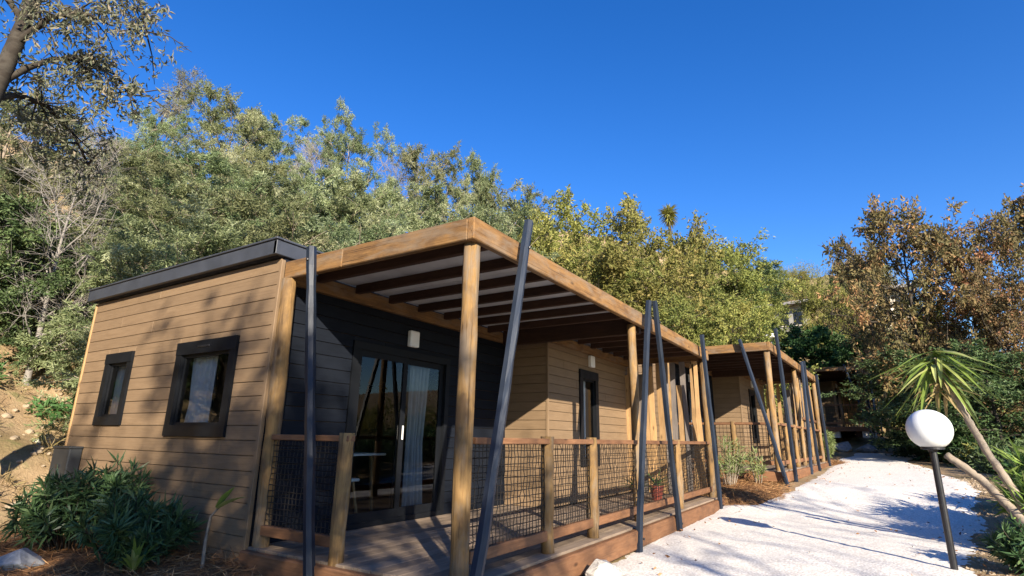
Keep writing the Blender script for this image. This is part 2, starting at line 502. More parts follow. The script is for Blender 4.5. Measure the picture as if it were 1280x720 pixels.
def bed(name, label, cx, cy, rx, ry, mound, seed, mat='mulch', lim=None):
    rng = np.random.default_rng(seed)
    ph = rng.uniform(0, 6, 4); V = []; nr, na = 12, 40
    for i in range(nr+1):
        for j in range(na):
            a = 2*math.pi*j/na
            k = 1 + .10*math.sin(3*a+ph[0]) + .07*math.sin(5*a+ph[1]) + .04*math.sin(9*a+ph[2])
            r = i/nr
            x = cx + rx*k*r*math.cos(a); y = cy + ry*k*r*math.sin(a)
            if lim: x = min(x, lim)
            V.append((x, y, height(x, y) + mound*(1-r**2.5) + .035*(1-r**8) - .005 + rng.normal()*.008*(r < .99)))
    F = [(i*na+j, (i+1)*na+j, (i+1)*na+(j+1) % na, i*na+(j+1) % na) for i in range(nr) for j in range(na)]
    me = bpy.data.meshes.new(name); me.from_pydata(V, [], F)
    me.polygons.foreach_set('use_smooth', [True]*len(F))
    return tag(link(name, me, M[mat]), label, kind='structure')
bed('planting_bed', 'brown mulched bed in front of the first cabin end wall', -1.15, 3.7, 1.25, 2.5, .02, 1, lim=-.012)
bed('planting_bed', 'reddish mulched bed between the two cabins', 9.0, .1, 1.25, 1.05, .07, 2)
bed('planting_bed', 'reddish mulched bed past the far end of the second cabin', 18.9, -.9, 1.3, .8, .05, 3)

# ------------------------------------------------------------------ cabins
SIDING_H = .141
def wall(parent, name, o, ud, nd, u1, z0, z1, openings, mat, seed, th=.06, label=None):
    """backing slab with openings, clad with single boards; o = origin, ud along, nd outward"""
    rng = random.Random(seed)
    ud = Vector(ud); nd = Vector(nd); o = Vector(o)
    us = sorted({0, u1, *[q for w in openings for q in w[:2]]}); zs = sorted({z0, z1, *[q for w in openings for q in w[2:4]]})
    g = Geo()
    for a, b in zip(us, us[1:]):
        for c, d in zip(zs, zs[1:]):
            if any(w[0] < (a+b)/2 < w[1] and w[2] < (c+d)/2 < w[3] for w in openings): continue
            P = [o + ud*u - nd*t + Vector((0, 0, z)) for t in (.0, th) for u, z in ((a, c), (b, c), (b, d), (a, d))]
            g.add([tuple(p) for p in P], [(0,1,2,3),(7,6,5,4),(0,4,5,1),(1,5,6,2),(2,6,7,3),(3,7,4,0)])
    back = link(name, g.build(name), M['backing'], parent)
    if label: back['label'] = label
    def put(a, b, c, d):
        if b-a < .02 or d-c < .015: return
        zc = (c+d)/2
        off = nd*(.011 + rng.uniform(-.0012, .0012))
        p0 = o + ud*(a+.0015) + off + Vector((0, 0, zc)); p1 = o + ud*(b-.0015) + off + Vector((0, 0, zc))
        bar('board', back, p0, p1, .022, d-c-.006, mat, bev=.003)
    z = z0
    while z < z1 - .02:
        zt = min(z+SIDING_H, z1)
        cuts = {0, u1}
        act = [w for w in openings if w[2] < zt-.002 and w[3] > z+.002]
        for w in act: cuts |= {max(0, w[0]), min(u1, w[1])}
        if u1 > 2.6 and rng.random() < .75: cuts.add(round(rng.uniform(.5, u1-.5), 2))
        cs = sorted(cuts)
        for a, b in zip(cs, cs[1:]):
            w = next((w for w in act if w[0] < (a+b)/2 < w[1]), None)
            if w is None: put(a, b, z, zt)
            else:
                put(a, b, z, min(zt, w[2])); put(a, b, max(z, w[3]), zt)
        z = zt
    return back

def window(parent, o, ud, nd, u0, u1, z0, z1, fwid, seed, curtain=(0, .5), name='window', sash=True):
    ud = Vector(ud); nd = Vector(nd); o = Vector(o)
    g = Geo()
    def bx(a, b, c, d, n0, n1):
        P = [o + ud*u + nd*t + Vector((0, 0, z)) for t in (n1, n0) for u, z in ((a, c), (b, c), (b, d), (a, d))]
        g.add([tuple(p) for p in P], [(0,1,2,3),(7,6,5,4),(0,4,5,1),(1,5,6,2),(2,6,7,3),(3,7,4,0)])
    f = fwid
    bx(u0, u1, z1-f*1.25, z1, -.05, .055); bx(u0, u1, z0, z0+f, -.05, .05)
    bx(u0, u0+f, z0+f, z1-f*1.25, -.05, .048); bx(u1-f, u1, z0+f, z1-f*1.25, -.05, .048)
    s = .03
    a, b, c, d = u0+f, u1-f, z0+f, z1-f*1.25
    bx(a, b, d-s, d, -.04, .015); bx(a, b, c, c+s, -.04, .015); bx(a, a+s, c+s, d-s, -.04, .014); bx(b-s, b, c+s, d-s, -.04, .014)
    w = link(name, g.build(name), M['frame'], parent)
    g = Geo()
    P = [o + ud*u + nd*t + Vector((0, 0, z)) for t in (-.008, -.016) for u, z in ((a+s-.006, c+s-.006), (b-s+.006, c+s-.006), (b-s+.006, d-s+.006), (a+s-.006, d-s+.006))]
    g.add([tuple(p) for p in P], [(0,1,2,3) if ud.cross(Vector((0, 0, 1))).dot(nd) > 0 else (3,2,1,0)])
    link('pane', g.build('pane'), M['glass'], w)
    if sash:
        p0 = o + ud*(u0+(u1-u0)*.42) + nd*.058 + Vector((0, 0, z1-f*.6)); p1 = o + ud*(u0+(u1-u0)*.62) + nd*.058 + Vector((0, 0, z1-f*.6))
        bar('vent', w, p0, p1, .01, .022, M['metal_dark'], bev=.002)
    if curtain:
        rng = np.random.default_rng(seed)
        n = 28; g = Geo(); ca = a + (b-a)*curtain[0]; cb = a + (b-a)*curtain[1]
        ph = rng.uniform(0, 6)
        V = []
        for k, z in enumerate((c-.08, c+.3*(d-c), c+.7*(d-c), d+.02)):
            for i in range(n):
                t = i/(n-1); pull = 1 - .12*(k == 1) - .05*(k == 2)
                u = ca + (cb-ca)*t*pull
                q = o + ud*u - nd*(.10 + .022*math.sin(t*(cb-ca)*55+ph) + .01*math.sin(t*23)) + Vector((0, 0, z)); V.append(tuple(q))
        F = [(k*n+i, k*n+i+1, (k+1)*n+i+1, (k+1)*n+i) for k in range(3) for i in range(n-1)]
        g.add(V, F); link('curtain', g.build('curtain', True), M['curtain'], w)
    return w

def net(parent, p0, p1, z0, z1, seed, cell=.052, th=.0044):
    rng = np.random.default_rng(seed)
    p0 = Vector(p0); p1 = Vector(p1); L = (p1-p0).length; d = (p1-p0)/L; nrm = Vector((-d.y, d.x, 0))
    g = Geo(); nu = max(2, round(L/cell)); nz = max(2, round((z1-z0)/cell))
    sag = rng.normal(size=(nu+1, nz+1))*.0018; sg2 = rng.normal(size=(nu+1, nz+1))*.0018; out = rng.normal(size=(nu+1, nz+1))*.004
    def pt(i, k):
        q = p0 + d*(L*i/nu + sag[i][k]) + nrm*out[i][k]; return (q.x, q.y, z0+(z1-z0)*k/nz + sg2[i][k])
    for i in range(nu+1): g.tube([pt(i, k) for k in range(nz+1)], [th]*(nz+1), 3)
    for k in range(nz+1): g.tube([pt(i, k) for i in range(nu+1)], [th]*(nu+1), 3)
    return link('net', g.build('net'), M['net'], parent)

def railing(parent, p0, p1, posts, seed, netcell=.052, z_rail=1.0, post_r=.062, skip_end_posts=True):
    """posts: distances along the run"""
    p0 = Vector(p0); p1 = Vector(p1); L = (p1-p0).length; d = (p1-p0)/L
    at = lambda s, z: tuple(p0 + d*s + Vector((0, 0, z)))
    mm = bar('railing', parent, at(0, z_rail-.035), at(L, z_rail-.035), .085, .05, M['railw'])
    inv = mm.matrix_basis.inverted()
    kids = []
    for i, s in enumerate(posts):
        kids.append(pole('post', mm, at(s, -.02), at(s, z_rail+.01), post_r, M['pine'], seed*31+i, .55, .07, 9, 8, .008))
    ss_ = [0] + list(posts) + [L]
    for i, (a, b) in enumerate(zip(ss_, ss_[1:])):
        a2 = a + (post_r if a > 0 else 0); b2 = b - (post_r if b < L else 0)
        if b2-a2 < .12: continue
        kids.append(bar('bottom_rail', mm, at(a2-.01, .15), at(b2+.01, .15), .06, .085, M['railw']))
        kids.append(net(mm, at(a2, 0), at(b2, 0), .19, z_rail-.06, seed*7+i, netcell))
    for k in kids: k.matrix_basis = inv @ k.matrix_basis
    return mm

def box_part(name, parent, a, b, mat, bev=.004):
    ax, ay, az = a; bx_, by, bz = b
    mm = link(name, box_mesh(bx_-ax, by-ay, bz-az, bev, mat), None, parent)
    mm.location = (ax, (ay+by)/2, (az+bz)/2)
    return mm

L_, W_, H_ = 7.88, 2.46, 2.72
BX, BY = 4.31, 1.68                  # corner of the projecting timber-clad room
def make_cabin(label, second=False, seed=1):
    c = empty('cabin'); tag(c, label, 'cabin')
    E = 6.66; top = 2.76
    # --- walls
    w = wall(c, 'end_wall', (0, W_, 0), (0, 1, 0), (-1, 0, 0), E-W_, -.2, top, [(3.0-W_, 4.18-W_, .956, 1.99), (5.25-W_, 5.96-W_, 1.07, 1.98)], M['siding'], seed, label='light brown timber-clad end wall with two windows')
    window(c, (0, W_, 0), (0, 1, 0), (-1, 0, 0), 3.0-W_, 4.18-W_, .956, 1.99, .115, seed+1, (.45, 1.0))
    window(c, (0, W_, 0), (0, 1, 0), (-1, 0, 0), 5.25-W_, 5.96-W_, 1.07, 1.98, .105, seed+2, (.55, 1.0), sash=False)
    D0, D1, DZ = 1.02, 2.80, 2.06
    wall(c, 'door_wall', (0, W_, 0), (1, 0, 0), (0, -1, 0), BX, 0, top, [(D0, D1, .0, DZ)], M['navy'], seed+3, label='dark navy boarded wall under the pergola')
    wall(c, 'side_wall', (BX, BY, 0), (0, 1, 0), (-1, 0, 0), W_-BY-.013, 0, 2.6, [], M['siding'], seed+4)
    wall(c, 'front_wall', (BX, BY, 0), (1, 0, 0), (0, -1, 0), L_-BX, 0, 2.6, [(5.42-BX, 6.2-BX, .55, 2.18)], M['siding'], seed+5)
    window(c, (BX, BY, 0), (1, 0, 0), (0, -1, 0), 5.42-BX, 6.2-BX, .55, 2.18, .12, seed+6, (.25, .75), sash=False)
    bar('corner_trim', c, (BX-.012, BY-.012, 0), (BX-.012, BY-.012, 2.58), .04, .04, M['siding'])
    bar('corner_trim', c, (-.010, W_-.010, -.2), (-.010, W_-.010, 2.74), .046, .046, M['siding'])
    bar('corner_trim', c, (-.014, E+.01, -.2), (-.014, E+.01, 2.75), .04, .04, M['slat'])
    g = Geo()                                           # plain rear and far walls, floor, ceiling
    g.box((0.06, E-.06, -.2), (L_, E, top)); g.box((L_-.06, BY+.02, -.2), (L_, E-.06, top)); g.box((.0605, W_+.0605, -.1), (L_-.061, E-.061, .02)); g.box((BX+.061, BY+.061, -.09), (L_-.061, W_+.06, .02))
    g.box((.062, W_+.062, 2.5), (L_-.062, E-.062, 2.56)); g.box((BX+.061, BY+.061, 2.5), (L_-.062, W_+.061, 2.555))
    link('shell', g.build('shell'), M['inside'], c)
    # --- flat roof with dark fascia
    g = Geo(); g.box((-.02, W_+.03, 2.78), (L_+.05, E+.02, 2.88))
    roof = link('roof', g.build('roof'), M['rooftop'], c)
    bar('fascia', roof, (-.1, W_-.04, 2.855), (-.1, E+.09, 2.855), .05, .155, M['fascia'])
    bar('fascia', roof, (-.125, W_-.015, 2.853), (L_+.1, W_-.015, 2.853), .05, .15, M['fascia'], bev=.006)
    bar('fascia', roof, (-.125, E+.066, 2.853), (L_+.1, E+.066, 2.853), .05, .15, M['fascia'])
    bar('fascia', roof, (L_+.075, W_-.04, 2.851), (L_+.075, E+.09, 2.851), .05, .15, M['fascia'])
    bar('coping', roof, (-.1, W_-.06, 2.945), (-.1, E+.10, 2.945), .085, .022, M['fascia'])
    bar('coping', roof, (-.055, W_-.015, 2.944), (L_+.1, W_-.015, 2.944), .085, .022, M['fascia'])
    # --- sliding door
    g = Geo(); y0 = W_
    def dbx(a, b, cz, d, n0, n1): g.box((a, y0-n1, cz), (b, y0-n0, d))
    dbx(D0, D1, DZ-.09, DZ, -.05, .04); dbx(D0, D1, .003, .06, -.05, .04); dbx(D0, D0+.08, .06, DZ-.09, -.05, .038); dbx(D1-.08, D1, .06, DZ-.09, -.05, .038)
    mid = (D0+D1)/2
    for a, b, o in ((D0+.08, mid+.05, .018), (mid-.05, D1-.08, -.012)):
        s = .075
        dbx(a, a+s, .06, DZ-.09, o-.03, o); dbx(b-s, b, .06, DZ-.09, o-.029, o+.001); dbx(a+s, b-s, .06, .06+s*1.3, o-.03, o); dbx(a+s, b-s, DZ-.09-s, DZ-.09, o-.03, o)
    door = link('sliding_door', g.build('sliding_door'), M['frame'], c)
    for a, b, o in ((D0+.08, mid+.05, .018), (mid-.05, D1-.08, -.012)):
        gg = Geo(); gg.add([(a+.07, y0-o+.012, .15), (b-.07, y0-o+.012, .15), (b-.07, y0-o+.012, DZ-.16), (a+.07, y0-o+.012, DZ-.16)], [(0, 1, 2, 3)])
        link('pane', gg.build('pane'), M['glass'], door)
    bar('handle', door, (mid-.0, y0-.045, .95), (mid-.0, y0-.045, 1.12), .018, .02, M['white'])
    n = 30; gg = Geo(); V = []
    for z in (.03, .9, 1.95):
        for i in range(n):
            t = i/(n-1); V.append((D1-.60+.40*t*(1-.2*(z == .9)), y0+.16+.03*math.sin(t*34)+.012*math.sin(t*13), z))
    gg.add(V, [(k*n+i, k*n+i+1, (k+1)*n+i+1, (k+1)*n+i) for k in range(2) for i in range(n-1)])
    link('curtain', gg.build('curtain', True), M['dimcurtain'], door)
    # --- wall lamps
    for (x, y, z) in ((1.99, W_-.022, 2.22), (5.9, BY-.022, 2.36)):
        lamp = box_part('wall_lamp', c, (x-.085, y-.07, z-.105), (x+.085, y, z+.105), M['white'], .012)
        box_part('lamp_base', lamp, (.03, .036, -.06), (.13, .044, .06), M['frame'], .003)
    if not second:
        ub = box_part('utility_box', c, (-.17, 6.12, .1), (-.025, 6.62, .78), M['utility'], .012)
        box_part('lid', ub, (-.012, -.26, .335), (.145, .26, .362), M['utility'], .006)
        box_part('latch', ub, (-.018, -.05, .1), (.004, .05, .14), M['metal_dark'], .004)
    # --- deck
    g = Geo(); g.box((.0, .0, -.19), (L_, W_-.003, -.03)); g.box((BX+.03, .02, -.4), (L_-.03, .2, -.19)); g.box((.25, .3, -.45), (.5, .55, -.19))
    deck = link('deck', g.build('deck'), M['joist'], c)
    nb = 17; wd = (W_-.02)/nb; rr = random.Random(seed+9)
    for i in range(nb):
        yb = .005 + wd*(i+.5)
        xe = BX-.03 if yb > BY-.03 else L_-.01
        xs_ = [.0, rr.uniform(1.2, 2.9), xe] if xe < 5 else [.0, rr.uniform(1.5, 3.5), rr.uniform(4.6, 6.3), xe]
        for a, b in zip(xs_, xs_[1:]):
            bar('deck_board', deck, (a+.002, yb, -.013), (b-.002, yb, -.013), wd-.006, .026, M['deck'], bev=.003)
    bar('edge_beam', deck, (-.07, -.045, -.115), (3.2, -.045, -.115), .085, .2, M['railw'], bev=.015)
    bar('edge_beam', deck, (3.203, -.043, -.113), (L_+.05, -.043, -.113), .085, .2, M['railw'], bev=.015)
    bar('edge_beam', deck, (-.045, .0, -.115), (-.045, W_-.04, -.115), .08, .2, M['railw'], bev=.012)
    bar('edge_beam', deck, (L_+.04, .0, -.115), (L_+.04, BY, -.115), .08, .2, M['railw'], bev=.012)
    # --- pergola roof
    b1 = bar('pergola', c, (-.0, .035, H_-.095), (L_, .035, H_-.095), .07, .19, M['beam'], bev=.008)
    b1['label'] = 'timber pergola roof with front beam'
    inv = b1.matrix_basis.inverted(); kids = []
    kids.append(bar('beam', b1, (.035, .072, H_-.095), (.035, 1.55, H_-.095), .07, .188, M['beam'], bev=.008))
    kids.append(bar('beam', b1, (.035, 1.553, H_-.095), (.035, W_-.045, H_-.095), .07, .186, M['beam'], bev=.008))
    kids.append(bar('beam', b1, (L_-.035, .072, H_-.095), (L_-.035, BY-.03, H_-.095), .07, .188, M['beam'], bev=.008))
    kids.append(bar('ledger', b1, (.073, W_-.062, H_-.15), (BX-.03, W_-.062, H_-.15), .07, .16, M['beam'], bev=.006))
    kids.append(bar('ledger', b1, (BX-.02, BY-.06, H_-.17), (L_-.073, BY-.06, H_-.17), .07, .14, M['beam'], bev=.006))
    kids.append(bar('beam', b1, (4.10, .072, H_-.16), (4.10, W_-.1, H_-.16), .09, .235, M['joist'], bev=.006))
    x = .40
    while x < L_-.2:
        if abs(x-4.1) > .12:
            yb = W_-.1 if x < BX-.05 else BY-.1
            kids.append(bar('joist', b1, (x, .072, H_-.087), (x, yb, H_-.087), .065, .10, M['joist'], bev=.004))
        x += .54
    sheet_x = [.073, 1.35, 2.7, 4.147, 5.35, 6.6, L_-.094]
    for i, (a, b) in enumerate(zip(sheet_x, sheet_x[1:])):
        s_ = box_part('roof_sheet', b1, (a, .0725, H_-.036-.003*(i % 2)), (b+.02, (W_-.043 if i < 3 else BY+.5), H_-.03-.003*(i % 2)), M['sheet'], 0); kids.append(s_)
    kids.append(pole('post', b1, (.12, .105, -.3), (.12, .105, H_-.19), .070, M['pine'], seed*5+1, .75, .045, 12, 8, .01))
    kids.append(pole('post', b1, (.10, W_-.11, -.22), (.03, W_-.10, H_-.19), .075, M['pine'], seed*5+2, .75, .05, 12, 8, .012))
    kids.append(pole('post', b1, (3.86, .115, -.05), (3.86, .115, H_-.19), .06, M['pine'], seed*5+3, .7, .05, 12, 8, .01))
    kids.append(pole('post', b1, (L_-.1, .1, -.2), (L_-.1, .1, H_-.19), .07, M['pine'], seed*5+4, .75, .05, 12, 8, .01))
    for k in kids: k.matrix_basis = inv @ k.matrix_basis
    # --- struts
    S = [((.70, -.10, 2.90), (-.06, -.10, -.34)), ((4.03, -.10, 2.88), (3.22, -.10, -.28)), ((4.24, -.12, 2.93), (4.80, -.12, -.26)), ((7.03, -.10, 2.90), (7.47, -.10, -.25))]
    if second: S[0] = ((.32, -.10, 3.05), (.62, -.12, -.25)); S.append(((-.09, .60, 2.80), (-.16, -.08, -.3)))
    else: S.append(((-.09, 1.90, 2.76), (-.10, 1.39, -.3)))
    if second: S[1] = ((4.0, -.10, 2.74), S[1][1]); S[2] = ((4.22, -.12, 2.78), S[2][1]); S[3] = ((7.05, -.10, 2.70), S[3][1])
    for i, (a, b) in enumerate(S):
        so = pole('strut', c, b, a, .043, M['strut'], seed*11+i, .4, .08, 16, 6, .007, False)
        for zz in (2.62, -.1):
            tt_ = (zz-b[2])/(a[2]-b[2]); q = Vector(b)+(Vector(a)-Vector(b))*tt_
            nn = Vector((-1, 0, 0)) if abs(a[0]-b[0]) < .12 and i == 4 else Vector((0, -1, 0))
            k = bar('bolt', so, q+nn*.036, q+nn*.056, .026, .026, M['metal_dark'], bev=.006); k.matrix_basis = so.matrix_basis.inverted() @ k.matrix_basis
    # --- railings
    if second:
        railing(c, (.2, .1, 0), (3.78, .1, 0), [1.2, 2.4], seed+20, .08)
        railing(c, (.1, .2, 0), (.1, W_-.2, 0), [.75, 1.5], seed+21, .08)
        railing(c, (3.94, .1, 0), (L_-.18, .1, 0), [1.6], seed+22, .08)
    else:
        railing(c, (.2, .1, 0), (3.79, .1, 0), [1.21, 2.21], seed+20)
        railing(c, (3.93, .1, 0), (L_-.18, .1, 0), [1.70], seed+22)
        r_ = railing(c, (.04, W_-.18, 0), (.04, 1.24, 0), [.98], seed+21, .05, 1.0, .066)
    # --- screen of vertical natural-edge slats at the far end of the deck
    rr = random.Random(seed+40)
    scr = bar('slat_screen', c, (L_-.17, .16, .93), (L_-.17, BY-.02, .93), .04, .07, M['railw'])
    inv = scr.matrix_basis.inverted(); kids = []
    y = .17; i = 0
    while y < BY-.06:
        wdt = rr.uniform(.07, .125); zt = rr.choice([2.5, 2.5, 2.3, 2.05, 2.45]); 
        kids.append(waney('slat', scr, (L_-.215, y+wdt/2, .02), (L_-.215, y+wdt/2+rr.uniform(-.03, .03), zt), wdt, .028, M['slatg'] if rr.random() < .18 else M['slat'], seed*50+i)); i += 1
        if rr.random() < .3:
            y2 = y + wdt + rr.uniform(-.01, .05)
            kids.append(waney('slat', scr, (L_-.125, y2, rr.choice([.02, 1.2, 1.5])), (L_-.125, y2, 2.52), .08, .028, M['slatg'], seed*50+i)); i += 1
        y += wdt + rr.uniform(.012, .05)
    for k in kids: k.matrix_basis = inv @ k.matrix_basis
    if second:
        scr = bar('slat_screen', c, (3.95, .16, 1.25), (L_-.2, .16, 1.25), .04, .07, M['railw'])
        inv = scr.matrix_basis.inverted(); kids = []
        x = 4.3; i = 0
        while x < L_-.3:
            wdt = rr.uniform(.07, .12)
            kids.append(waney('slat', scr, (x, .215, .02), (x+rr.uniform(-.05, .05), .215, rr.choice([2.5, 2.5, 2.2])), wdt, .028, M['slatg'] if rr.random() < .2 else M['slat'], seed*90+i, (0, 1, 0))); i += 1
            x += wdt + rr.uniform(.15, .4)
        for k in kids: k.matrix_basis = inv @ k.matrix_basis
        for (x, y) in ((.05, .12), (1.6, .12), (3.4, .12), (.1, 1.3)):
            box_part('footing', c, (x, y-.15, -.5), (x+.3, y+.15, -.2), M['concrete'], .012)
    return c

cabin1 = make_cabin('timber cabin in the foreground with brown end wall, two windows and open deck entrance', False, 3)
cabin2 = make_cabin('second timber cabin down the path with fully railed deck end', True, 8)
cabin2.location = (9.8, -.9, .42); cabin2.rotation_euler = (0, 0, math.radians(-2.6))
cabin3 = copy_tree(cabin2)
cabin3.location = (26.4, -2.55, 1.75); cabin3.rotation_euler = (0, 0, math.radians(-4))
cabin3['label'] = 'farthest shaded cabin at the end of the path, only its canopy corner showing'
for o in (cabin1, cabin2, cabin3): o['group'] = 'timber cabins along the path'

# entrance step
st = empty('step', (0, 0, 0)); tag(st, 'low timber step at the deck entrance of the first cabin', 'step')
bar('tread', st, (-.27, .22, -.155), (-.27, 1.32, -.155), .19, .035, M['deck']); bar('tread', st, (-.47, .22, -.157), (-.47, 1.32, -.157), .19, .035, M['deck'])
bar('riser', st, (-.56, .25, -.30), (-.56, 1.29, -.30), .03, .24, M['railw']); bar('riser', st, (-.18, .25, -.29), (-.18, 1.29, -.29), .03, .22, M['railw'])

# furniture glimpsed behind the glass
def table(x, y, label):
    t = empty('table', (x, y, .02)); tag(t, label, 'table')
    box_part('table_top', t, (-.6, -.4, .72), (.6, .4, .75), M['white'], .004)
    for sx in (-.5, .5):
        for sy in (-.3, .3): bar('leg', t, (sx, sy, 0), (sx*.9, sy*.9, .72), .04, .04, M['slat'])
table(1.75, 3.5, 'white topped table behind the sliding glass door')
def stool(x, y, label):
    t = empty('stool', (x, y, .02)); tag(t, label, 'stool', 'stools behind the sliding door')
    s_ = box_part('seat', t, (-.17, -.17, .44), (.17, .17, .475), M['white'], .01)
    for sx in (-1, 1):
        for sy in (-1, 1): bar('leg', t, (sx*.17, sy*.17, 0), (sx*.11, sy*.11, .44), .03, .03, M['slat'])
stool(1.45, 2.95, 'white stool with pale wooden legs just inside the left glass pane')

# ------------------------------------------------------------------ garden lamp
def globe_lamp(x, y, label):
    z = height(x, y) - .02
    t = empty('globe_lamp', (x, y, z)); tag(t, label, 'lamp')
    g = Geo(); g.tube([(0, 0, 0), (0, 0, .6), (0, 0, 1.19)], [.032, .032, .032], 14, cap=True)
    link('pole', g.build('pole', False), M['metal_dark'], t)
    g = Geo(); g.tube([(0, 0, 0), (0, 0, .03)], [.085, .085], 18, cap=True); link('base_plate', g.build('base_plate'), M['metal_dark'], t)
    g = Geo(); g.tube([(0, 0, 1.16), (0, 0, 1.18), (0, 0, 1.185), (0, 0, 1.205)], [.04, .045, .105, .105], 24, cap=True); link('collar', g.build('collar'), M['metal_dark'], t)
    bm = bmesh.new(); bmesh.ops.create_uvsphere(bm, u_segments=40, v_segments=24, radius=.206)
    for v in bm.verts:
        if v.co.z < -.185: v.co.z = -.185
        v.co.z += 1.205+.183
    me = bpy.data.meshes.new('globe'); bm.to_mesh(me); bm.free(); me.polygons.foreach_set('use_smooth', [True]*len(me.polygons))
    link('globe', me, M['globe'], t)
globe_lamp(4.13, -3.03, 'white globe garden lamp on a thin black pole beside the gravel path')

# ------------------------------------------------------------------ rocks
def rock_mesh(seed, flat=.7):
    rng = np.random.default_rng(seed); bm = bmesh.new()
    for _ in range(18):
        v = rng.normal(size=3); v /= np.linalg.norm(v); v *= rng.uniform(.85, 1.05); bm.verts.new((v[0], v[1], v[2]*flat))
    r_ = bmesh.ops.convex_hull(bm, input=bm.verts[:])
    bmesh.ops.delete(bm, geom=[v for v in bm.verts if not v.link_faces], context='VERTS')
    bmesh.ops.bevel(bm, geom=bm.edges[:], offset=.035, segments=1, affect='EDGES')
    bmesh.ops.triangulate(bm, faces=bm.faces[:]); bmesh.ops.subdivide_edges(bm, edges=bm.edges[:], cuts=1)
    for v in bm.verts: v.co += Vector(rng.normal(size=3))*.010
    me = bpy.data.meshes.new('rock'); bm.to_mesh(me); bm.free()
    return me
def rock(x, y, s, seed, mat, label, sink=.25, rz=0.0, grp=None):
    o = link('rock', rock_mesh(seed), M[mat]); o.location = (x, y, height(x, y) + s[2]*(.7-sink)); o.scale = s; o.rotation_euler = (0, 0, rz)
    tag(o, label, 'rock', grp); return o
rock(-1.2, 3.86, (.19, .22, .17), 5, 'greystone', 'angular pale grey rock at the bottom left corner', .2, .4)
rock(1.72, -.30, (.20, .17, .21), 6, 'stone', 'whitish boulder against the deck edge at the bottom of the picture', .2, 1.2)
rock(2.06, -.26, (.12, .12, .10), 7, 'stone', 'smaller whitish rock right of the boulder by the deck edge', .2, .2)
rock(.55, 9.1, (.22, .16, .14), 8, 'stone', 'white stone on the soil bank left of the end wall', .3, .2)
rock(25.9, -1.5, (.6, .45, .42), 9, 'greystone', 'grey boulder under the farthest cabin at the path end', .3, .2, 'boulders at the path end')
rock(25.8, -2.35, (.5, .45, .34), 10, 'greystone', 'grey boulder at the path end, right of the larger one', .3, 1.2, 'boulders at the path end')

# ------------------------------------------------------------------ foliage builders
def frand(rng, n): 
    v = rng.normal(size=(n, 3)); return v/np.linalg.norm(v, axis=1)[:, None]

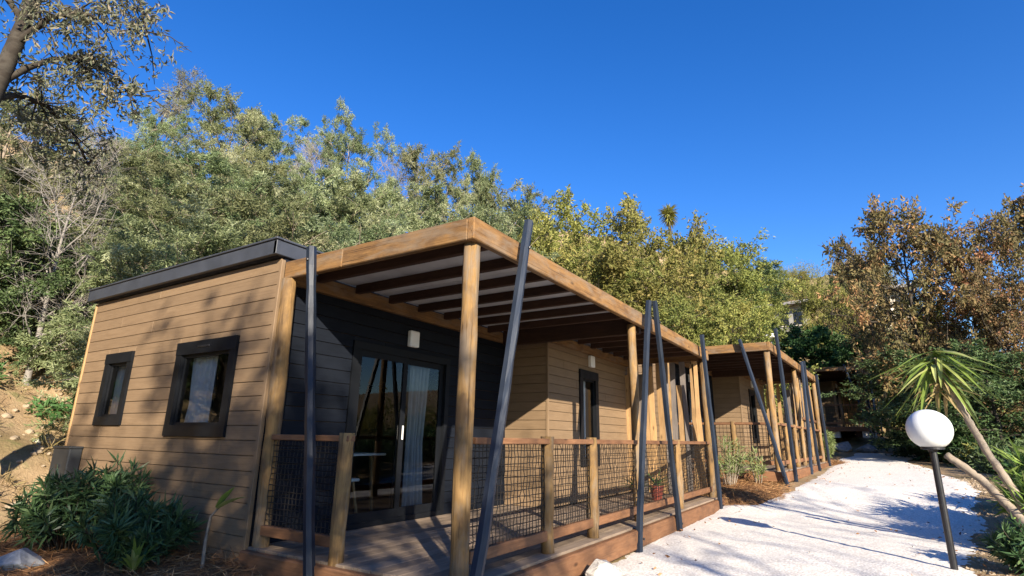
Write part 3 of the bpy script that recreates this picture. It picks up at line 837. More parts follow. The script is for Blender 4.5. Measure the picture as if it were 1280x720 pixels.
def make_tree(name, seed, H=8.0, R=3.0, trunk_h=.25, n_limb=26, n_sub=7, n_twig=6, n_leaf=14, leaf=(.2, .05), droop=.25, rise=.35, r0=.13,
              leafmat_='l_mim', bark='bark', gap=.15, shape='round', twig_len=.55, twigs_drawn=False, clump=1.0, lean=0.0):
    rng = np.random.default_rng(seed)
    B = Geo(); Lf = Geo()
    nt = 9; tr = np.zeros((nt, 3)); off = np.cumsum(rng.normal(size=(nt, 2))*.06*H/8, axis=0)
    tz = np.linspace(0, .9*H, nt); tr[:, :2] = off*np.linspace(0, 1, nt)[:, None]; tr[:, 2] = tz; tr[:, 0] += lean*(tz/H)**1.3*H
    rad = r0*H/8*(1-np.linspace(0, 1, nt)**.9*.88)
    trp = tr.copy(); trp[0, 2] -= .35
    B.tube(trp, rad, 7)
    P, Dd, Tn, Ln = [], [], [], []
    def sample(t): 
        f = t*(nt-1); i = min(int(f), nt-2); return tr[i] + (tr[i+1]-tr[i])*(f-i), rad[i]
    for li in range(n_limb):
        t = trunk_h + (1-trunk_h)*((li+rng.uniform(-.3, .3))/n_limb); t = min(max(t, .04), .99)
        tt = (t-trunk_h)/(1-trunk_h)
        if shape == 'round': prof = math.sqrt(max(.05, math.sin(math.pi*(.12+.80*tt))))
        elif shape == 'cone': prof = 1-tt*.85
        else: prof = .55+.6*tt if tt < .7 else 1.0-(tt-.7)*1.3
        p, rr = sample(t)
        az = li*2.399+rng.uniform(-.5, .5); el = rise*(.4+1.1*tt)+rng.uniform(-.25, .25)
        ln = R*prof*rng.uniform(.65, 1.15)
        d = np.array([math.cos(az)*math.cos(el), math.sin(az)*math.cos(el), math.sin(el)])
        pts = [p]; q = p.copy(); dd = d.copy()
        for s in range(5):
            dd = dd + rng.normal(size=3)*.16 + np.array([0, 0, .06-droop*.10*s]); dd /= np.linalg.norm(dd); q = q+dd*ln/5; pts.append(q.copy())
        pts = np.array(pts); lr = np.linspace(rr*.5, rr*.08+.004, 6); B.tube(pts, lr, 5)
        for si in range(n_sub):
            if rng.random() < gap: continue
            f = rng.uniform(.3, 1.0)*5; i = min(int(f), 4); sp = pts[i]+(pts[i+1]-pts[i])*(f-i)
            sd = dd*.5 + frand(rng, 1)[0]*.9 + np.array([0, 0, .15]); sd /= np.linalg.norm(sd); sl = ln*rng.uniform(.22, .45)*clump
            spts = np.array([sp, sp+sd*sl*.5+rng.normal(size=3)*.03*H/8, sp+sd*sl+np.array([0, 0, -droop*.15*sl])])
            B.tube(spts, [lr[i]*.5+.004, .008*H/8+.002, .004], 4)
            tb = rng.normal()*.22
            for ti in range(n_twig):
                tp = sp+(spts[2]-sp)*rng.uniform(.25, 1.05)
                td = sd*.6+frand(rng, 1)[0]+np.array([0, 0, .1-droop*.5]); td /= np.linalg.norm(td); tl = twig_len*rng.uniform(.6, 1.3)*H/8
                if twigs_drawn:
                    e = tp+td*tl; B.tube([tp, tp+td*tl*.5+rng.normal(size=3)*.03, e], [.007*H/8+.002, .005*H/8+.001, .002], 3)
                if n_leaf:
                    u = rng.uniform(.1, 1.0, n_leaf)[:, None]
                    P.append(tp+td*tl*u+rng.normal(size=(n_leaf, 3))*.05*H/8); Dd.append(td*.7+frand(rng, n_leaf)*.85+np.array([0, 0, -droop]))
                    Tn.append(np.clip(.45+tb+rng.normal(size=n_leaf)*.2, 0, 1))
    if P:
        P = np.concatenate(P); Dd = np.concatenate(Dd); Tn = np.concatenate(Tn); n = len(P); k = H/8
        Lf.leaves(P, Dd, rng.uniform(.6, 1.3, n)*leaf[0]*k, rng.uniform(.7, 1.3, n)*leaf[1]*k, rng, Tn)
        lm = Lf.build(name+'_crown'); lm.materials.append(M[leafmat_])
    else: lm = None
    H = float(np.percentile(np.concatenate(Lf.V if P is not None and len(P) else B.V)[:, 2], 99.7))
    bm_ = B.build(name+'_trunk', True); bm_.materials.append(M[bark])
    return bm_, lm, H

def place_tree(proto, x, y, h, wf, rz, label, cat='tree', group=None, name='tree', z=None):
    tm, lm, H = proto
    t = empty(name, (x, y, height(x, y) if z is None else z), rz); s = h/H; t.scale = (s*wf, s*wf, s)
    tag(t, label, cat, group)
    link('trunk', tm, None, t)
    if lm: link('crown', lm, None, t)
    return t

PROTO = {
 'mim': [make_tree('mimosa', 11+i, 8, 3.1, .06, 30, 7, 6, 38, (.16, .037), .22, .45, .12, 'l_mim', 'palebark', .22, 'round', .42) for i in range(4)],
 'olv': [make_tree('olive_tree', 31+i, 8, 3.2, .10, 30, 8, 6, 15, (.17, .075), .22, .40, .14, 'l_olv', 'bark', .12) for i in range(3)],
 'oak2': [make_tree('open_oak', 41, 8, 2.6, .35, 20, 6, 6, 18, (.15, .07), .1, .75, .17, 'l_olv', 'bark', .22, 'fan', .5, False, .8)],
 'oakb': [make_tree('rusty_oak', 51+i, 8, 3.1, .14, 28, 8, 6, 13, (.17, .08), .15, .45, .16, 'l_oak', 'bark', .22, 'round', .55, True) for i in range(3)],
 'evg': [make_tree('evergreen', 61+i, 8, 3.4, .03, 30, 8, 6, 15, (.22, .085), .30, .25, .13, 'l_evg', 'bark', .10) for i in range(2)],
 'lush': [make_tree('broadleaf', 71, 8, 3.4, .05, 26, 7, 6, 14, (.30, .13), .35, .35, .12, 'l_lush', 'bark', .12)],
 'bare': [make_tree('bare_tree', 81+i, 8, 2.6, .10, 24, 8, 7, 0, (.1, .1), -.3, .95, .11, 'l_mim', 'greybark', .05, 'fan', .8, True) for i in range(2)],
 'thin': [make_tree('wispy_tree', 91, 8, 1.9, .45, 16, 6, 6, 12, (.16, .04), .1, .7, .08, 'l_wisp', 'greybark', .2, 'fan', .5, True)],
 'cyp': [make_tree('cypress', 95, 8, .9, .05, 40, 6, 5, 12, (.2, .06), -.4, .9, .12, 'l_evg', 'bark', .05, 'cone')],
}
TREES = [
    (2.85, 14.44, 3.48, 'mim', 0.9, 'mimosa massed on the slope behind the first cabin, middle row, leftmost'),
    (3.58, 15.77, 4.24, 'mim', 1.0, 'mimosa massed on the slope behind the first cabin, upper row, leftmost'),
    (1.84, 10.01, 3.63, 'mim', 0.8, 'mimosa massed on the slope behind the first cabin, lowest row, leftmost'),
    (3.04, 12.76, 4.45, 'mim', 1.1, 'mimosa massed on the slope behind the first cabin, middle row, second from the left'),
    (2.0, 9.18, 4.3, 'mim', 1.1, 'mimosa massed on the slope behind the first cabin, lowest row, second from the left'),
    (5.66, 16.52, 5.27, 'mim', 0.8, 'mimosa massed on the slope behind the first cabin, upper row, second from the left'),
    (4.19, 12.79, 4.95, 'mim', 1.1, 'mimosa massed on the slope behind the first cabin, middle row, third from the left'),
    (3.02, 9.23, 4.85, 'mim', 1.1, 'mimosa massed on the slope behind the first cabin, lowest row, third from the left'),
    (5.75, 13.09, 5.45, 'mim', 1.1, 'mimosa massed on the slope behind the first cabin, middle row, fourth from the left'),
    (7.79, 16.53, 6.14, 'mim', 0.85, 'mimosa massed on the slope behind the first cabin, upper row, third from the left'),
    (4.03, 8.98, 5.28, 'mim', 1.1, 'mimosa massed on the slope behind the first cabin, lowest row, fourth from the left'),
    (7.26, 12.72, 6.1, 'mim', 1.1, 'mimosa massed on the slope behind the first cabin, middle row, fifth from the left'),
    (9.99, 15.68, 6.58, 'mim', 0.8, 'mimosa massed on the slope behind the first cabin, upper row, fourth from the left'),
    (5.48, 9.06, 5.28, 'mim', 1.1, 'mimosa massed on the slope behind the first cabin, lowest row, fifth from the left'),
    (8.84, 12.14, 6.75, 'mim', 1.1, 'mimosa massed on the slope behind the first cabin, middle row, sixth from the left'),
    (6.63, 8.5, 5.92, 'mim', 1.1, 'mimosa massed on the slope behind the first cabin, lowest row, sixth from the left'),
    (12.45, 14.96, 7.5, 'mim', 0.8, 'mimosa massed on the slope behind the first cabin, upper row, fifth from the left'),
    (10.46, 11.34, 6.97, 'mim', 1.1, 'mimosa massed on the slope behind the first cabin, middle row, seventh from the left'),
    (7.72, 7.7, 6.69, 'mim', 1.1, 'mimosa massed on the slope behind the first cabin, lowest row, seventh from the left'),
    (12.07, 10.32, 7.65, 'mim', 1.1, 'mimosa massed on the slope behind the first cabin, middle row, eighth from the left'),
    (15.89, 13.55, 8.99, 'mim', 0.75, 'mimosa massed on the slope behind the first cabin, upper row, sixth from the left'),
    (13.94, 9.51, 8.42, 'mim', 1.0, 'mimosa massed on the slope behind the first cabin, middle row, ninth from the left'),
    (0.15, 14.18, 3.3, 'mim', 0.85, 'mimosa at the left edge just above the dark evergreen'),
    (-0.21, 11.7, 3.25, 'evg', 0.75, 'dark evergreen tree at the left edge, below the overhanging branches'),
    (0.22, 14.16, 5.2, 'mim', 1.0, 'olive mimosa tree behind the overhanging branch at the upper left'),
    (1.1, 16.01, 4.94, 'bare', 0.7, 'grey leafless tree tangled behind the overhanging branch at the upper left'),
    (0.8, 11.44, 2.77, 'evg', 0.7, 'dark shady evergreen between the left edge and the cabin roof end'),
    (0.66, 10.96, 5.33, 'bare', 0.8, 'pale leafless tree with fanned grey twigs on the left slope'),
    (3.7, 17.33, 4.36, 'mim', 1.0, 'mimosa tree on the skyline just right of the pale leafless tree'),
    (5.89, 20.78, 5.29, 'mim', 0.85, 'mimosa tree on the skyline directly below the thin wispy tree'),
    (9.47, 27.96, 7.89, 'thin', 0.8, 'thin wispy tree rising alone highest above the left skyline'),
    (8.05, 19.8, 7.48, 'mim', 0.95, 'mimosa tree on the left skyline above the dark roof fascia, tallest of its row'),
    (10.92, 20.48, 7.68, 'mim', 0.8, 'mimosa tree on the skyline above the inner end of the pergola beam'),
    (11.11, 17.95, 7.5, 'bare', 0.9, 'grey leafless tree between two mimosas on the middle skyline'),
    (15.1, 19.94, 10.44, 'mim', 0.75, 'mimosa tree with a thin spire of twigs above the pergola on the skyline'),
    (14.12, 15.45, 8.34, 'bare', 0.7, 'small grey twiggy tree in the skyline dip left of the bushy mimosa'),
    (17.39, 16.39, 10.7, 'mim', 0.8, 'bushy bright mimosa on the skyline left of the pergola corner'),
    (22.24, 16.8, 11.93, 'mim', 0.7, 'mimosa tree on the skyline straight above the pergola corner'),
    (24.51, 15.29, 11.68, 'mim', 1.0, 'greyish mimosa on the skyline right of the pergola corner'),
    (17.23, 9.94, 8.78, 'olv', 0.9, 'yellow-green tree rising behind the top of the leaning dark strut'),
    (25.83, 13.02, 11.39, 'olv', 1.0, 'yellow-brown tree on the skyline left of the tall open oak'),
    (21.18, 8.91, 9.63, 'olv', 1.0, 'yellow-green tree just above the middle of the pergola front beam'),
    (20.95, 6.88, 9.47, 'olv', 1.1, 'olive tree above the twin struts on the first pergola'),
    (30.56, 9.73, 14.96, 'oak2', 0.85, 'tall open oak with visible dark limbs left of the skyline palm'),
    (25.62, 5.49, 12.05, 'olv', 0.75, 'broad olive-yellow tree right of the twin struts'),
    (52.65, 12.77, 14.32, 'palm', 1.0, 'small fan palm standing alone on the far skyline'),
    (20.96, 3.54, 7.07, 'olv', 1.0, 'low olive tree behind the far end of the first pergola'),
    (55.22, 10.74, 10.56, 'cyp', 1.0, 'slim dark cypress tip on the far skyline right of the palm'),
    (41.69, 7.06, 13.11, 'olv', 1.0, 'round yellowish tree on the skyline beneath the slim cypress'),
    (21.29, 1.97, 6.22, 'olv', 1.0, 'low yellow-green tree above the second cabin roof'),
    (41.08, 4.93, 10.84, 'olv', 1.0, 'yellow-brown tree on the skyline right of the round yellowish tree'),
    (38.17, 4.14, 8.31, 'olv', 0.8, 'olive tree left of the hillside house'),
    (58.02, 6.65, 6.51, 'lush', 0.7, 'far green tree between the yellow-brown tree and the hillside house'),
    (68.23, 5.64, 6.47, 'evg', 0.8, 'dark green rounded tree on the skyline above the hillside house'),
    (78.36, 4.9, 3.3, 'olv', 0.8, 'far olive tree on the ridge left of the ridge-top evergreen'),
    (36.59, 0.34, 6.55, 'lush', 1.0, 'fresh green broadleaf tree beneath the hillside house'),
    (71.55, 2.07, 3.87, 'olv', 0.8, 'hazy olive tree on the ridge above the hillside house'),
    (40.67, -1.23, 8.54, 'olv', 0.75, 'wide olive bush-like tree right of the hillside house'),
    (66.69, -1.76, 3.52, 'evg', 0.8, 'dark tree on the ridge right of the hillside house'),
    (36.69, -1.96, 4.99, 'lush', 0.9, 'green broadleaf tree behind the third cabin roof'),
    (32.68, -3.44, 10.94, 'oakb', 0.6, 'thin brownish oak at the left flank of the large rusty oak'),
    (36.67, -3.59, 6.05, 'evg', 0.9, 'dark evergreen below the pale house wall'),
    (62.64, -5.17, 5.0, 'olv', 0.8, 'far olive tree behind the pale cream house'),
    (24.59, -4.81, 10.9, 'oakb', 0.8, 'large rusty-brown oak on the right skyline above the drooping yucca'),
    (23.62, -4.4, 4.11, 'evg', 1.1, 'dark evergreen behind the white globe lamp'),
    (26.51, -5.72, 6.79, 'olv', 0.75, 'olive-gold tree directly behind the drooping yucca head'),
    (24.39, -6.56, 9.09, 'oakb', 0.7, 'brown oak between the large rusty oak and the right edge'),
    (20.42, -6.06, 3.88, 'evg', 1.0, 'dark shrubby tree behind the leaning yucca stem'),
    (23.26, -7.26, 6.68, 'oakb', 0.8, 'dark brownish tree low at the right behind the strap-leaved plants'),
    (25.91, -9.27, 10.23, 'oakb', 0.75, 'reddish-brown oak cut off by the right edge'),
]
def hang_head(g, c, n, ln, wd, rng):
    c = np.array(c, float)
    for i in range(n):
        a = rng.uniform(0, 6.283); th = math.radians(rng.uniform(22, 78)); d = np.array([math.cos(a)*math.sin(th), math.sin(a)*math.sin(th), -math.cos(th)])
        L = ln*rng.uniform(.75, 1.15); w = wd*rng.uniform(.7, 1.2); sd = np.cross(d, [0, 0, 1]); sd /= np.linalg.norm(sd); p = c+np.array([rng.normal()*.03, rng.normal()*.03, -rng.uniform(0, .28)]); V = []
        d = d+np.array([0, 0, .35]); d /= np.linalg.norm(d)
        for s in range(6):
            t = s/5; ww = w*(.5+1.2*t if t < .3 else .86*(1-((t-.3)/.7)**2))+.003; nn = np.cross(sd, d)
            V += [p-sd*ww*.5+nn*ww*.2, p, p+sd*ww*.5+nn*ww*.2]
            d = d+np.array([0, 0, -.16*(1-t)]); d /= np.linalg.norm(d); p = p+d*L/5
        F = []
        for s in range(5):
            q = s*3; F += [(q, q+1, q+4, q+3), (q+1, q+2, q+5, q+4)]
        g.add(np.array(V), F, float(np.clip(rng.normal(.55, .3), 0, 1)))

def strap_head(g, c, axis, n, ln, wd, rng, droop=.6, spread=1.2, up_bias=.3, segs=5, zmax=9.0):
    """rosette of long strap leaves; each leaf is a folded ribbon"""
    c = np.array(c, float); axis = np.array(axis, float)/np.linalg.norm(axis)
    for i in range(n):
        d = axis*up_bias + frand(rng, 1)[0]*spread; d /= np.linalg.norm(d)
        if d@axis < -.55: d = -d
        if d[2] > zmax: d[2] = zmax*rng.uniform(.3, 1); d /= np.linalg.norm(d)
        L = ln*rng.uniform(.7, 1.15); w = wd*rng.uniform(.8, 1.2)
        p = c + d*.04; sd = np.cross(d, [0, 0, 1]); sd /= np.linalg.norm(sd)+1e-6
        V = []
        for s in range(segs+1):
            t = s/segs; ww = w*(.55+.9*t if t < .4 else (.91)*(1-((t-.4)/.6)**1.6))+.002
            nn = np.cross(sd, d)
            V += [p-sd*ww*.5+nn*ww*.18, p, p+sd*ww*.5+nn*ww*.18]
            d = d + np.array([0, 0, -droop*(.25+t)/segs*1.6]); d /= np.linalg.norm(d); p = p+d*L/segs
        F = []
        for s in range(segs):
            a = s*3; F += [(a, a+1, a+4, a+3), (a+1, a+2, a+5, a+4)]
        g.add(np.array(V), F, float(np.clip(rng.normal(.5, .25), 0, 1)))

def palm(x, y, h, label):
    t = empty('palm_tree', (x, y, height(x, y))); tag(t, label, 'palm')
    g = Geo(); g.tube([(0, 0, -.3), (.1, 0, h*.5), (0, .1, h-1.2)], [.3, .2, .16], 8); link('trunk', g.build('trunk', True), M['bark'], t)
    rng = np.random.default_rng(3); g = Geo(); strap_head(g, (0, .1, h-1.1), (0, 0, 1), 120, 1.25, .24, rng, .7, 1.0, .2); hang_head(g, (0, .1, h-1.4), 60, 1.2, .16, rng)
    link('crown', g.build('crown'), M['l_olv'], t)

G1 = 'mimosas massed on the slope'
rt_ = random.Random(5); cnt = {}
for (x, y, h, sp, wf, lab) in TREES:
    if sp == 'palm': palm(x, y, h, lab); continue
    i = cnt.get(sp, 0); cnt[sp] = i+1
    pr = PROTO[sp][i % len(PROTO[sp])]
    k = {'mim': 1.0, 'olv': 1.0, 'oakb': 1.0, 'evg': 1.0, 'lush': 1.0, 'bare': 1.0, 'oak2': 1.0, 'thin': 1.0, 'cyp': 1.0}[sp]
    wmin = {'mim': 1.0, 'olv': 1.0, 'evg': 1.25, 'lush': 1.2}.get(sp, 1.0)
    grp = G1 if 'massed' in lab else None
    nm = {'mim': 'mimosa_tree', 'olv': 'olive_toned_tree', 'oakb': 'oak_tree', 'oak2': 'oak_tree', 'evg': 'evergreen_tree', 'lush': 'broadleaf_tree', 'bare': 'bare_tree', 'thin': 'wispy_tree', 'cyp': 'cypress_tree'}[sp]
    place_tree(pr, x, y, h*k, wf*wmin*(1.25 if h < 5.5 else 1.0), rt_.uniform(0, 6.28), lab, 'tree', grp, nm)

# undergrowth on the slope: nobody could count it
def stamp_clumps(name, label, spots, seed, mat, leaf=(.16, .045), n_leaf=260):
    rng = np.random.default_rng(seed); g = Geo()
    for (x, y, r, h) in spots:
        z = height(x, y); n = int(n_leaf*rng.uniform(.6, 1.2))
        d = frand(rng, n); d[:, 2] = np.abs(d[:, 2]); q = d*np.array([r, r, h])*(rng.uniform(.35, 1, n)**.5)[:, None]*(1+.25*np.sin(d[:, :1]*7+x)*np.cos(d[:, 1:2]*6+y))
        ld = d*.6+frand(rng, n)*.8; tb = rng.normal()*.12
        g.leaves(q+np.array([x, y, z]), ld, rng.uniform(.6, 1.3, n)*leaf[0], rng.uniform(.7, 1.3, n)*leaf[1], rng, np.clip(.45+tb+rng.normal(size=n)*.2, 0, 1))
    me = g.build(name); return tag(link(name, me, M[mat]), label, kind='stuff')
rs = random.Random(12)
sp1 = []
for _ in range(230):
    x = rs.uniform(3.2, 34); y = rs.uniform(8.2, 26)
    if y < 8.6+.0*x: continue
    r = rs.uniform(.5, 1.2); sp1.append((x, y, r, r*rs.uniform(.8, 1.6)))
stamp_clumps('hillside_undergrowth', 'grey-green undergrowth filling the wooded slope between the trees', sp1, 1, 'l_mim', (.2, .055), 420)
sp2 = []
for _ in range(230):
    x = rs.uniform(16, 60); y = rs.uniform(-16, 12)
    if x < 34 and -5.2 < y < 7: continue
    r = rs.uniform(.6, 1.5); sp2.append((x, y, r, r*rs.uniform(.8, 1.5)))
for _ in range(170):
    x = rs.uniform(48, 90); y = rs.uniform(-9, 14); r = rs.uniform(1.2, 2.4); sp2.append((x, y, r, r*rs.uniform(.8, 1.4)))
stamp_clumps('hillside_undergrowth', 'olive undergrowth on the far slope beyond the path', sp2, 2, 'l_olv', (.22, .08), 380)
sp3 = []
for _ in range(130):
    x = rs.uniform(8, 27); y = lerp(x, PRX, PRY) - rs.uniform(1.4, 5)
    r = rs.uniform(.35, .9); sp3.append((x, y, r, r*rs.uniform(.8, 1.4)))
stamp_clumps('dark_undergrowth', 'dark green undergrowth along the right side of the path', sp3[:80], 3, 'l_evg', (.16, .06), 420)
stamp_clumps('green_undergrowth', 'fresh green undergrowth mixed into the right side of the path', sp3[80:], 13, 'l_lush', (.18, .07), 400)
sp4 = []
for _ in range(34):
    x = rs.uniform(-2.5, 1.6); y = rs.uniform(9.5, 16); r = rs.uniform(.2, .55); sp4.append((x, y, r, r*rs.uniform(.8, 1.3)))
stamp_clumps('bank_undergrowth', 'low green plants on the soil bank left of the end wall', sp4, 4, 'l_lush', (.13, .05), 300)
sp5 = []
for _ in range(150):
    x = rs.uniform(-3, 2.2); y = rs.uniform(7.4, 15); r = rs.uniform(.08, .22); sp5.append((x, y, r, r*1.2))
stamp_clumps('dry_grass', 'dry grass and litter on the soil bank', sp5, 5, 'l_dry', (.22, .012), 60)
def litter(name, label, cx, cy, rx, ry, n, seed, zoff, ln=.16, lim=None, mat='l_straw'):
    rng = np.random.default_rng(seed); a = rng.uniform(0, 6.283, n); r = np.sqrt(rng.uniform(0, 1, n))*1.05
    x = cx+rx*r*np.cos(a); y = cy+ry*r*np.sin(a)
    if lim is not None: k = x < lim; x = x[k]; y = y[k]
    P = np.array([(q, w, height(q, w)+zoff(q, w)) for q, w in zip(x, y)]); m_ = len(P); d = frand(rng, m_); d[:, 2] = d[:, 2]*.25+.05
    g = Geo(); g.leaves(P, d, rng.uniform(.5, 1.3, m_)*ln, np.full(m_, .007), rng, np.clip(rng.normal(.5, .28, m_), 0, 1))
    tag(link(name, g.build(name), M[mat]), label, kind='stuff')
litter('pine_straw', 'loose pine straw on the bed before the end wall', -1.1, 3.6, 1.3, 2.6, 9000, 1, lambda x, y: .05, lim=-.03)
litter('pine_straw', 'loose reddish pine straw between the two cabins', 9.0, .1, 1.3, 1.1, 5000, 2, lambda x, y: .04+.07*max(0, 1-((x-9)/1.25)**2-((y-.1)/1.05)**2))
litter('pine_straw', 'loose pine straw past the far end of the second cabin', 18.9, -.9, 1.3, .8, 2500, 3, lambda x, y: .05)
# stones on the soil bank
def stones(name, label, fn, n, seed, size, mat):
    rng = np.random.default_rng(seed); bm = bmesh.new()
    for _ in range(n):
        x, y = fn(rng); s = rng.uniform(.5, 1)**2*size
        r_ = bmesh.ops.create_icosphere(bm, subdivisions=1, radius=s)
        for v in r_['verts']: v.co = Vector((v.co.x*rng.uniform(.7, 1.3)+x, v.co.y*rng.uniform(.7, 1.3)+y, v.co.z*rng.uniform(.5, .9)+height(x, y)+s*.1))
    me = bpy.data.meshes.new(name); bm.to_mesh(me); bm.free()
    tag(link(name, me, M[mat]), label, kind='stuff')
stones('bank_stones', 'small stones and clods on the soil bank', lambda r: (r.uniform(-3, 2.5), r.uniform(7.2, 14)), 500, 1, .10, 'clod')
def path_edge(r):
    x = r.uniform(1.5, 14); return x, lerp(x, PRX, PRY)+r.normal()*.12
stones('edge_pebbles', 'pebbles strewn along the right edge of the gravel path', path_edge, 500, 2, .03, 'clod')
stones('loose_gravel', 'loose gravel stones on the path near the deck', lambda r: (r.uniform(.5, 7), r.uniform(-3.4, -.2)), 1500, 3, .018, 'stone')

def fallen(name, label, fn, n, seed, ln, mat):
    rng = np.random.default_rng(seed); P = []
    for _ in range(n):
        x, y = fn(rng); P.append((x, y, height(x, y)+.034))
    d = frand(rng, n); d[:, 2] = np.abs(d[:, 2])*.3; g = Geo()
    g.leaves(np.array(P), d, rng.uniform(.6, 1.3, n)*ln, rng.uniform(.6, 1.2, n)*ln*.45, rng, np.clip(rng.normal(.5, .3, n), 0, 1))
    tag(link(name, g.build(name), M[mat]), label, kind='stuff')
def leaf_spot(r):
    x = r.uniform(.8, 20)
    if r.random() < .55: return x, lerp(x, PRX, PRY)+abs(r.normal())*.35
    if r.random() < .5: return x, lerp(x, PLX, PLY)-.25-abs(r.normal())*.3
    return x, r.uniform(-3.2, -.5)
fallen('fallen_leaves', 'brown fallen leaves strewn over the gravel path', leaf_spot, 260, 3, .055, 'l_straw')

# ------------------------------------------------------------------ shrubs and plants
def shrub(name, label, x, y, n_stem, h, spread, leaf, per, seed, mat, cat='shrub', whorl=True, dr_up=.5, z=None, bark='bark', lean=(0, 0), group=None):
    rng = np.random.default_rng(seed)
    t = empty(name, (x, y, (height(x, y) if z is None else z))); tag(t, label, cat, group)
    B = Geo(); g = Geo()
    for i in range(n_stem):
        a = rng.uniform(0, 6.283); k = spread*math.sqrt(rng.uniform(.02, 1)); hh = h*rng.uniform(.55, 1.05)*(1-.25*(k/spread)**2)
        p0 = np.array([math.cos(a)*k*.25, math.sin(a)*k*.25, -.06]); p2 = np.array([math.cos(a)*k+lean[0]*hh, math.sin(a)*k+lean[1]*hh, hh])
        p1 = p0*.45+p2*.55+np.array([0, 0, .12*hh])
        u = np.linspace(0, 1, 6)[:, None]; pts = p0*(1-u)**2+2*p1*u*(1-u)+p2*u**2
        B.tube(pts, np.linspace(.011, .003, 6), 4)
        n = int(per*rng.uniform(.7, 1.2)); s = rng.uniform(.28, 1.0, n)**.7; f = np.clip(s*5, 0, 4.999); ii = f.astype(int)
        pos = pts[ii]+(pts[ii+1]-pts[ii])*(f-ii)[:, None]; sd = (pts[ii+1]-pts[ii]); sd /= np.linalg.norm(sd, axis=1)[:, None]
        d = sd*dr_up+frand(rng, n)
        g.leaves(pos, d, rng.uniform(.6, 1.25, n)*leaf[0], rng.uniform(.8, 1.2, n)*leaf[1], rng, np.clip(rng.normal(.42, .22, n)+.25*(s-.6), 0, 1), .12)
    link('stems', B.build('stems', True), M[bark], t); link('foliage', g.build('foliage'), M[mat], t)
    return t
shrub('oleander_shrub', 'large dark oleander shrub in front of the utility box at the lower left', -.62, 4.35, 44, .78, .56, (.17, .024), 64, 1, 'l_ole')
shrub('oleander_shrub', 'lower dark oleander shrub before the end wall, nearer the sapling', -.62, 3.15, 36, .58, .44, (.17, .024), 64, 2, 'l_ole')
shrub('oleander_shrub', 'narrow oleander tip rising beside the end wall below the small window', -.28, 4.3, 8, .88, .2, (.16, .022), 60, 3, 'l_ole')
t = empty('strap_leaf_plant', (-.80, 2.72, height(-.80, 2.72))); tag(t, 'small yellow-green strap-leaved plant at the foot of the dark shrubs', 'plant')
g = Geo(); strap_head(g, (0, 0, .05), (0, 0, 1), 18, .28, .03, np.random.default_rng(8), .8, .6, .9); link('foliage', g.build('foliage'), M['l_yuc'], t)
# sapling tied near the deck corner
t = empty('sapling', (-.36, 2.48, height(-.36, 2.48))); tag(t, 'young sapling with a bare pale stem and one broad green leaf', 'sapling')
g = Geo(); g.tube([(0, 0, -.1), (.0, .02, .25), (-.01, -.02, .45), (.02, -.12, .56)], [.018, .014, .011, .006], 6); link('stem', g.build('stem', True), M['palebark'], t)
g = Geo(); strap_head(g, (0, -.06, .5), (.1, -1, .75), 3, .38, .07, np.random.default_rng(4), .25, .25, 1.0, 6); link('foliage', g.build('foliage'), M['l_yuc'], t)
shrub('bamboo_clump', 'pale wispy bamboo on the reddish bed between the cabins', 9.05, .05, 16, 1.0, .34, (.17, .017), 46, 5, 'l_bam', 'bamboo', dr_up=.8, bark='palebark')
shrub('bamboo_clump', 'smaller wispy bamboo right of the taller one between the cabins', 9.5, -.45, 9, .72, .22, (.16, .016), 36, 6, 'l_bam', 'bamboo', dr_up=.8, bark='palebark')
shrub('ornamental_shrub', 'rounded yellow-green shrub past the far post of the second cabin', 18.9, -1.0, 40, 1.15, .55, (.16, .03), 50, 7, 'l_bam')
shrub('hedge_shrub', 'dark low hedge shrub at the bend of the path, left of the globe lamp', 24.6, -4.4, 40, 1.3, 1.3, (.16, .06), 60, 9, 'l_evg')
shrub('hedge_shrub', 'dark low hedge shrub behind the globe lamp pole', 22.0, -4.9, 40, 1.4, 1.2, (.16, .06), 60, 10, 'l_evg')
shrub('hedge_shrub', 'dark hedge shrub at the path end below the farthest cabin', 26.0, -3.9, 40, .9, .7, (.16, .06), 60, 14, 'l_evg')
shrub('leafy_shrub', 'bright leafy shrub in the lower right corner', 4.35, -3.72, 34, .46, .34, (.13, .028), 50, 11, 'l_ole')
shrub('leafy_shrub', 'fresh green cane plant at the right edge behind the fallen pale stem', 6.6, -4.8, 40, 1.45, .7, (.36, .036), 46, 12, 'l_yuc')
shrub('leafy_shrub', 'green cane plant behind the globe lamp, left of the right-edge clump', 8.3, -4.75, 24, 1.0, .5, (.34, .034), 36, 13, 'l_lush')
shrub('leafy_shrub', 'bright strap-leaved clump hiding the foot of the leaning yucca at the right edge', 5.75, -4.2, 34, .85, .42, (.34, .036), 44, 15, 'l_yuc')
shrub('leafy_shrub', 'broad green clump between the yucca and the fresh cane plant', 7.3, -4.6, 34, .85, .5, (.32, .036), 44, 16, 'l_lush')
def ringed(g, pts, r0, r1, seed):
    rng = np.random.default_rng(seed); pts = np.asarray(pts); n = 44; u = np.linspace(0, len(pts)-1, n); P = []
    for q in u:
        i = min(int(q), len(pts)-2); P.append(pts[i]+(pts[i+1]-pts[i])*(q-i)+rng.normal(size=3)*.003)
    rad = np.linspace(r0, r1, n)*(1+.10*(np.arange(n) % 2)+rng.normal(size=n)*.05); g.tube(P, rad, 10, cap=True)
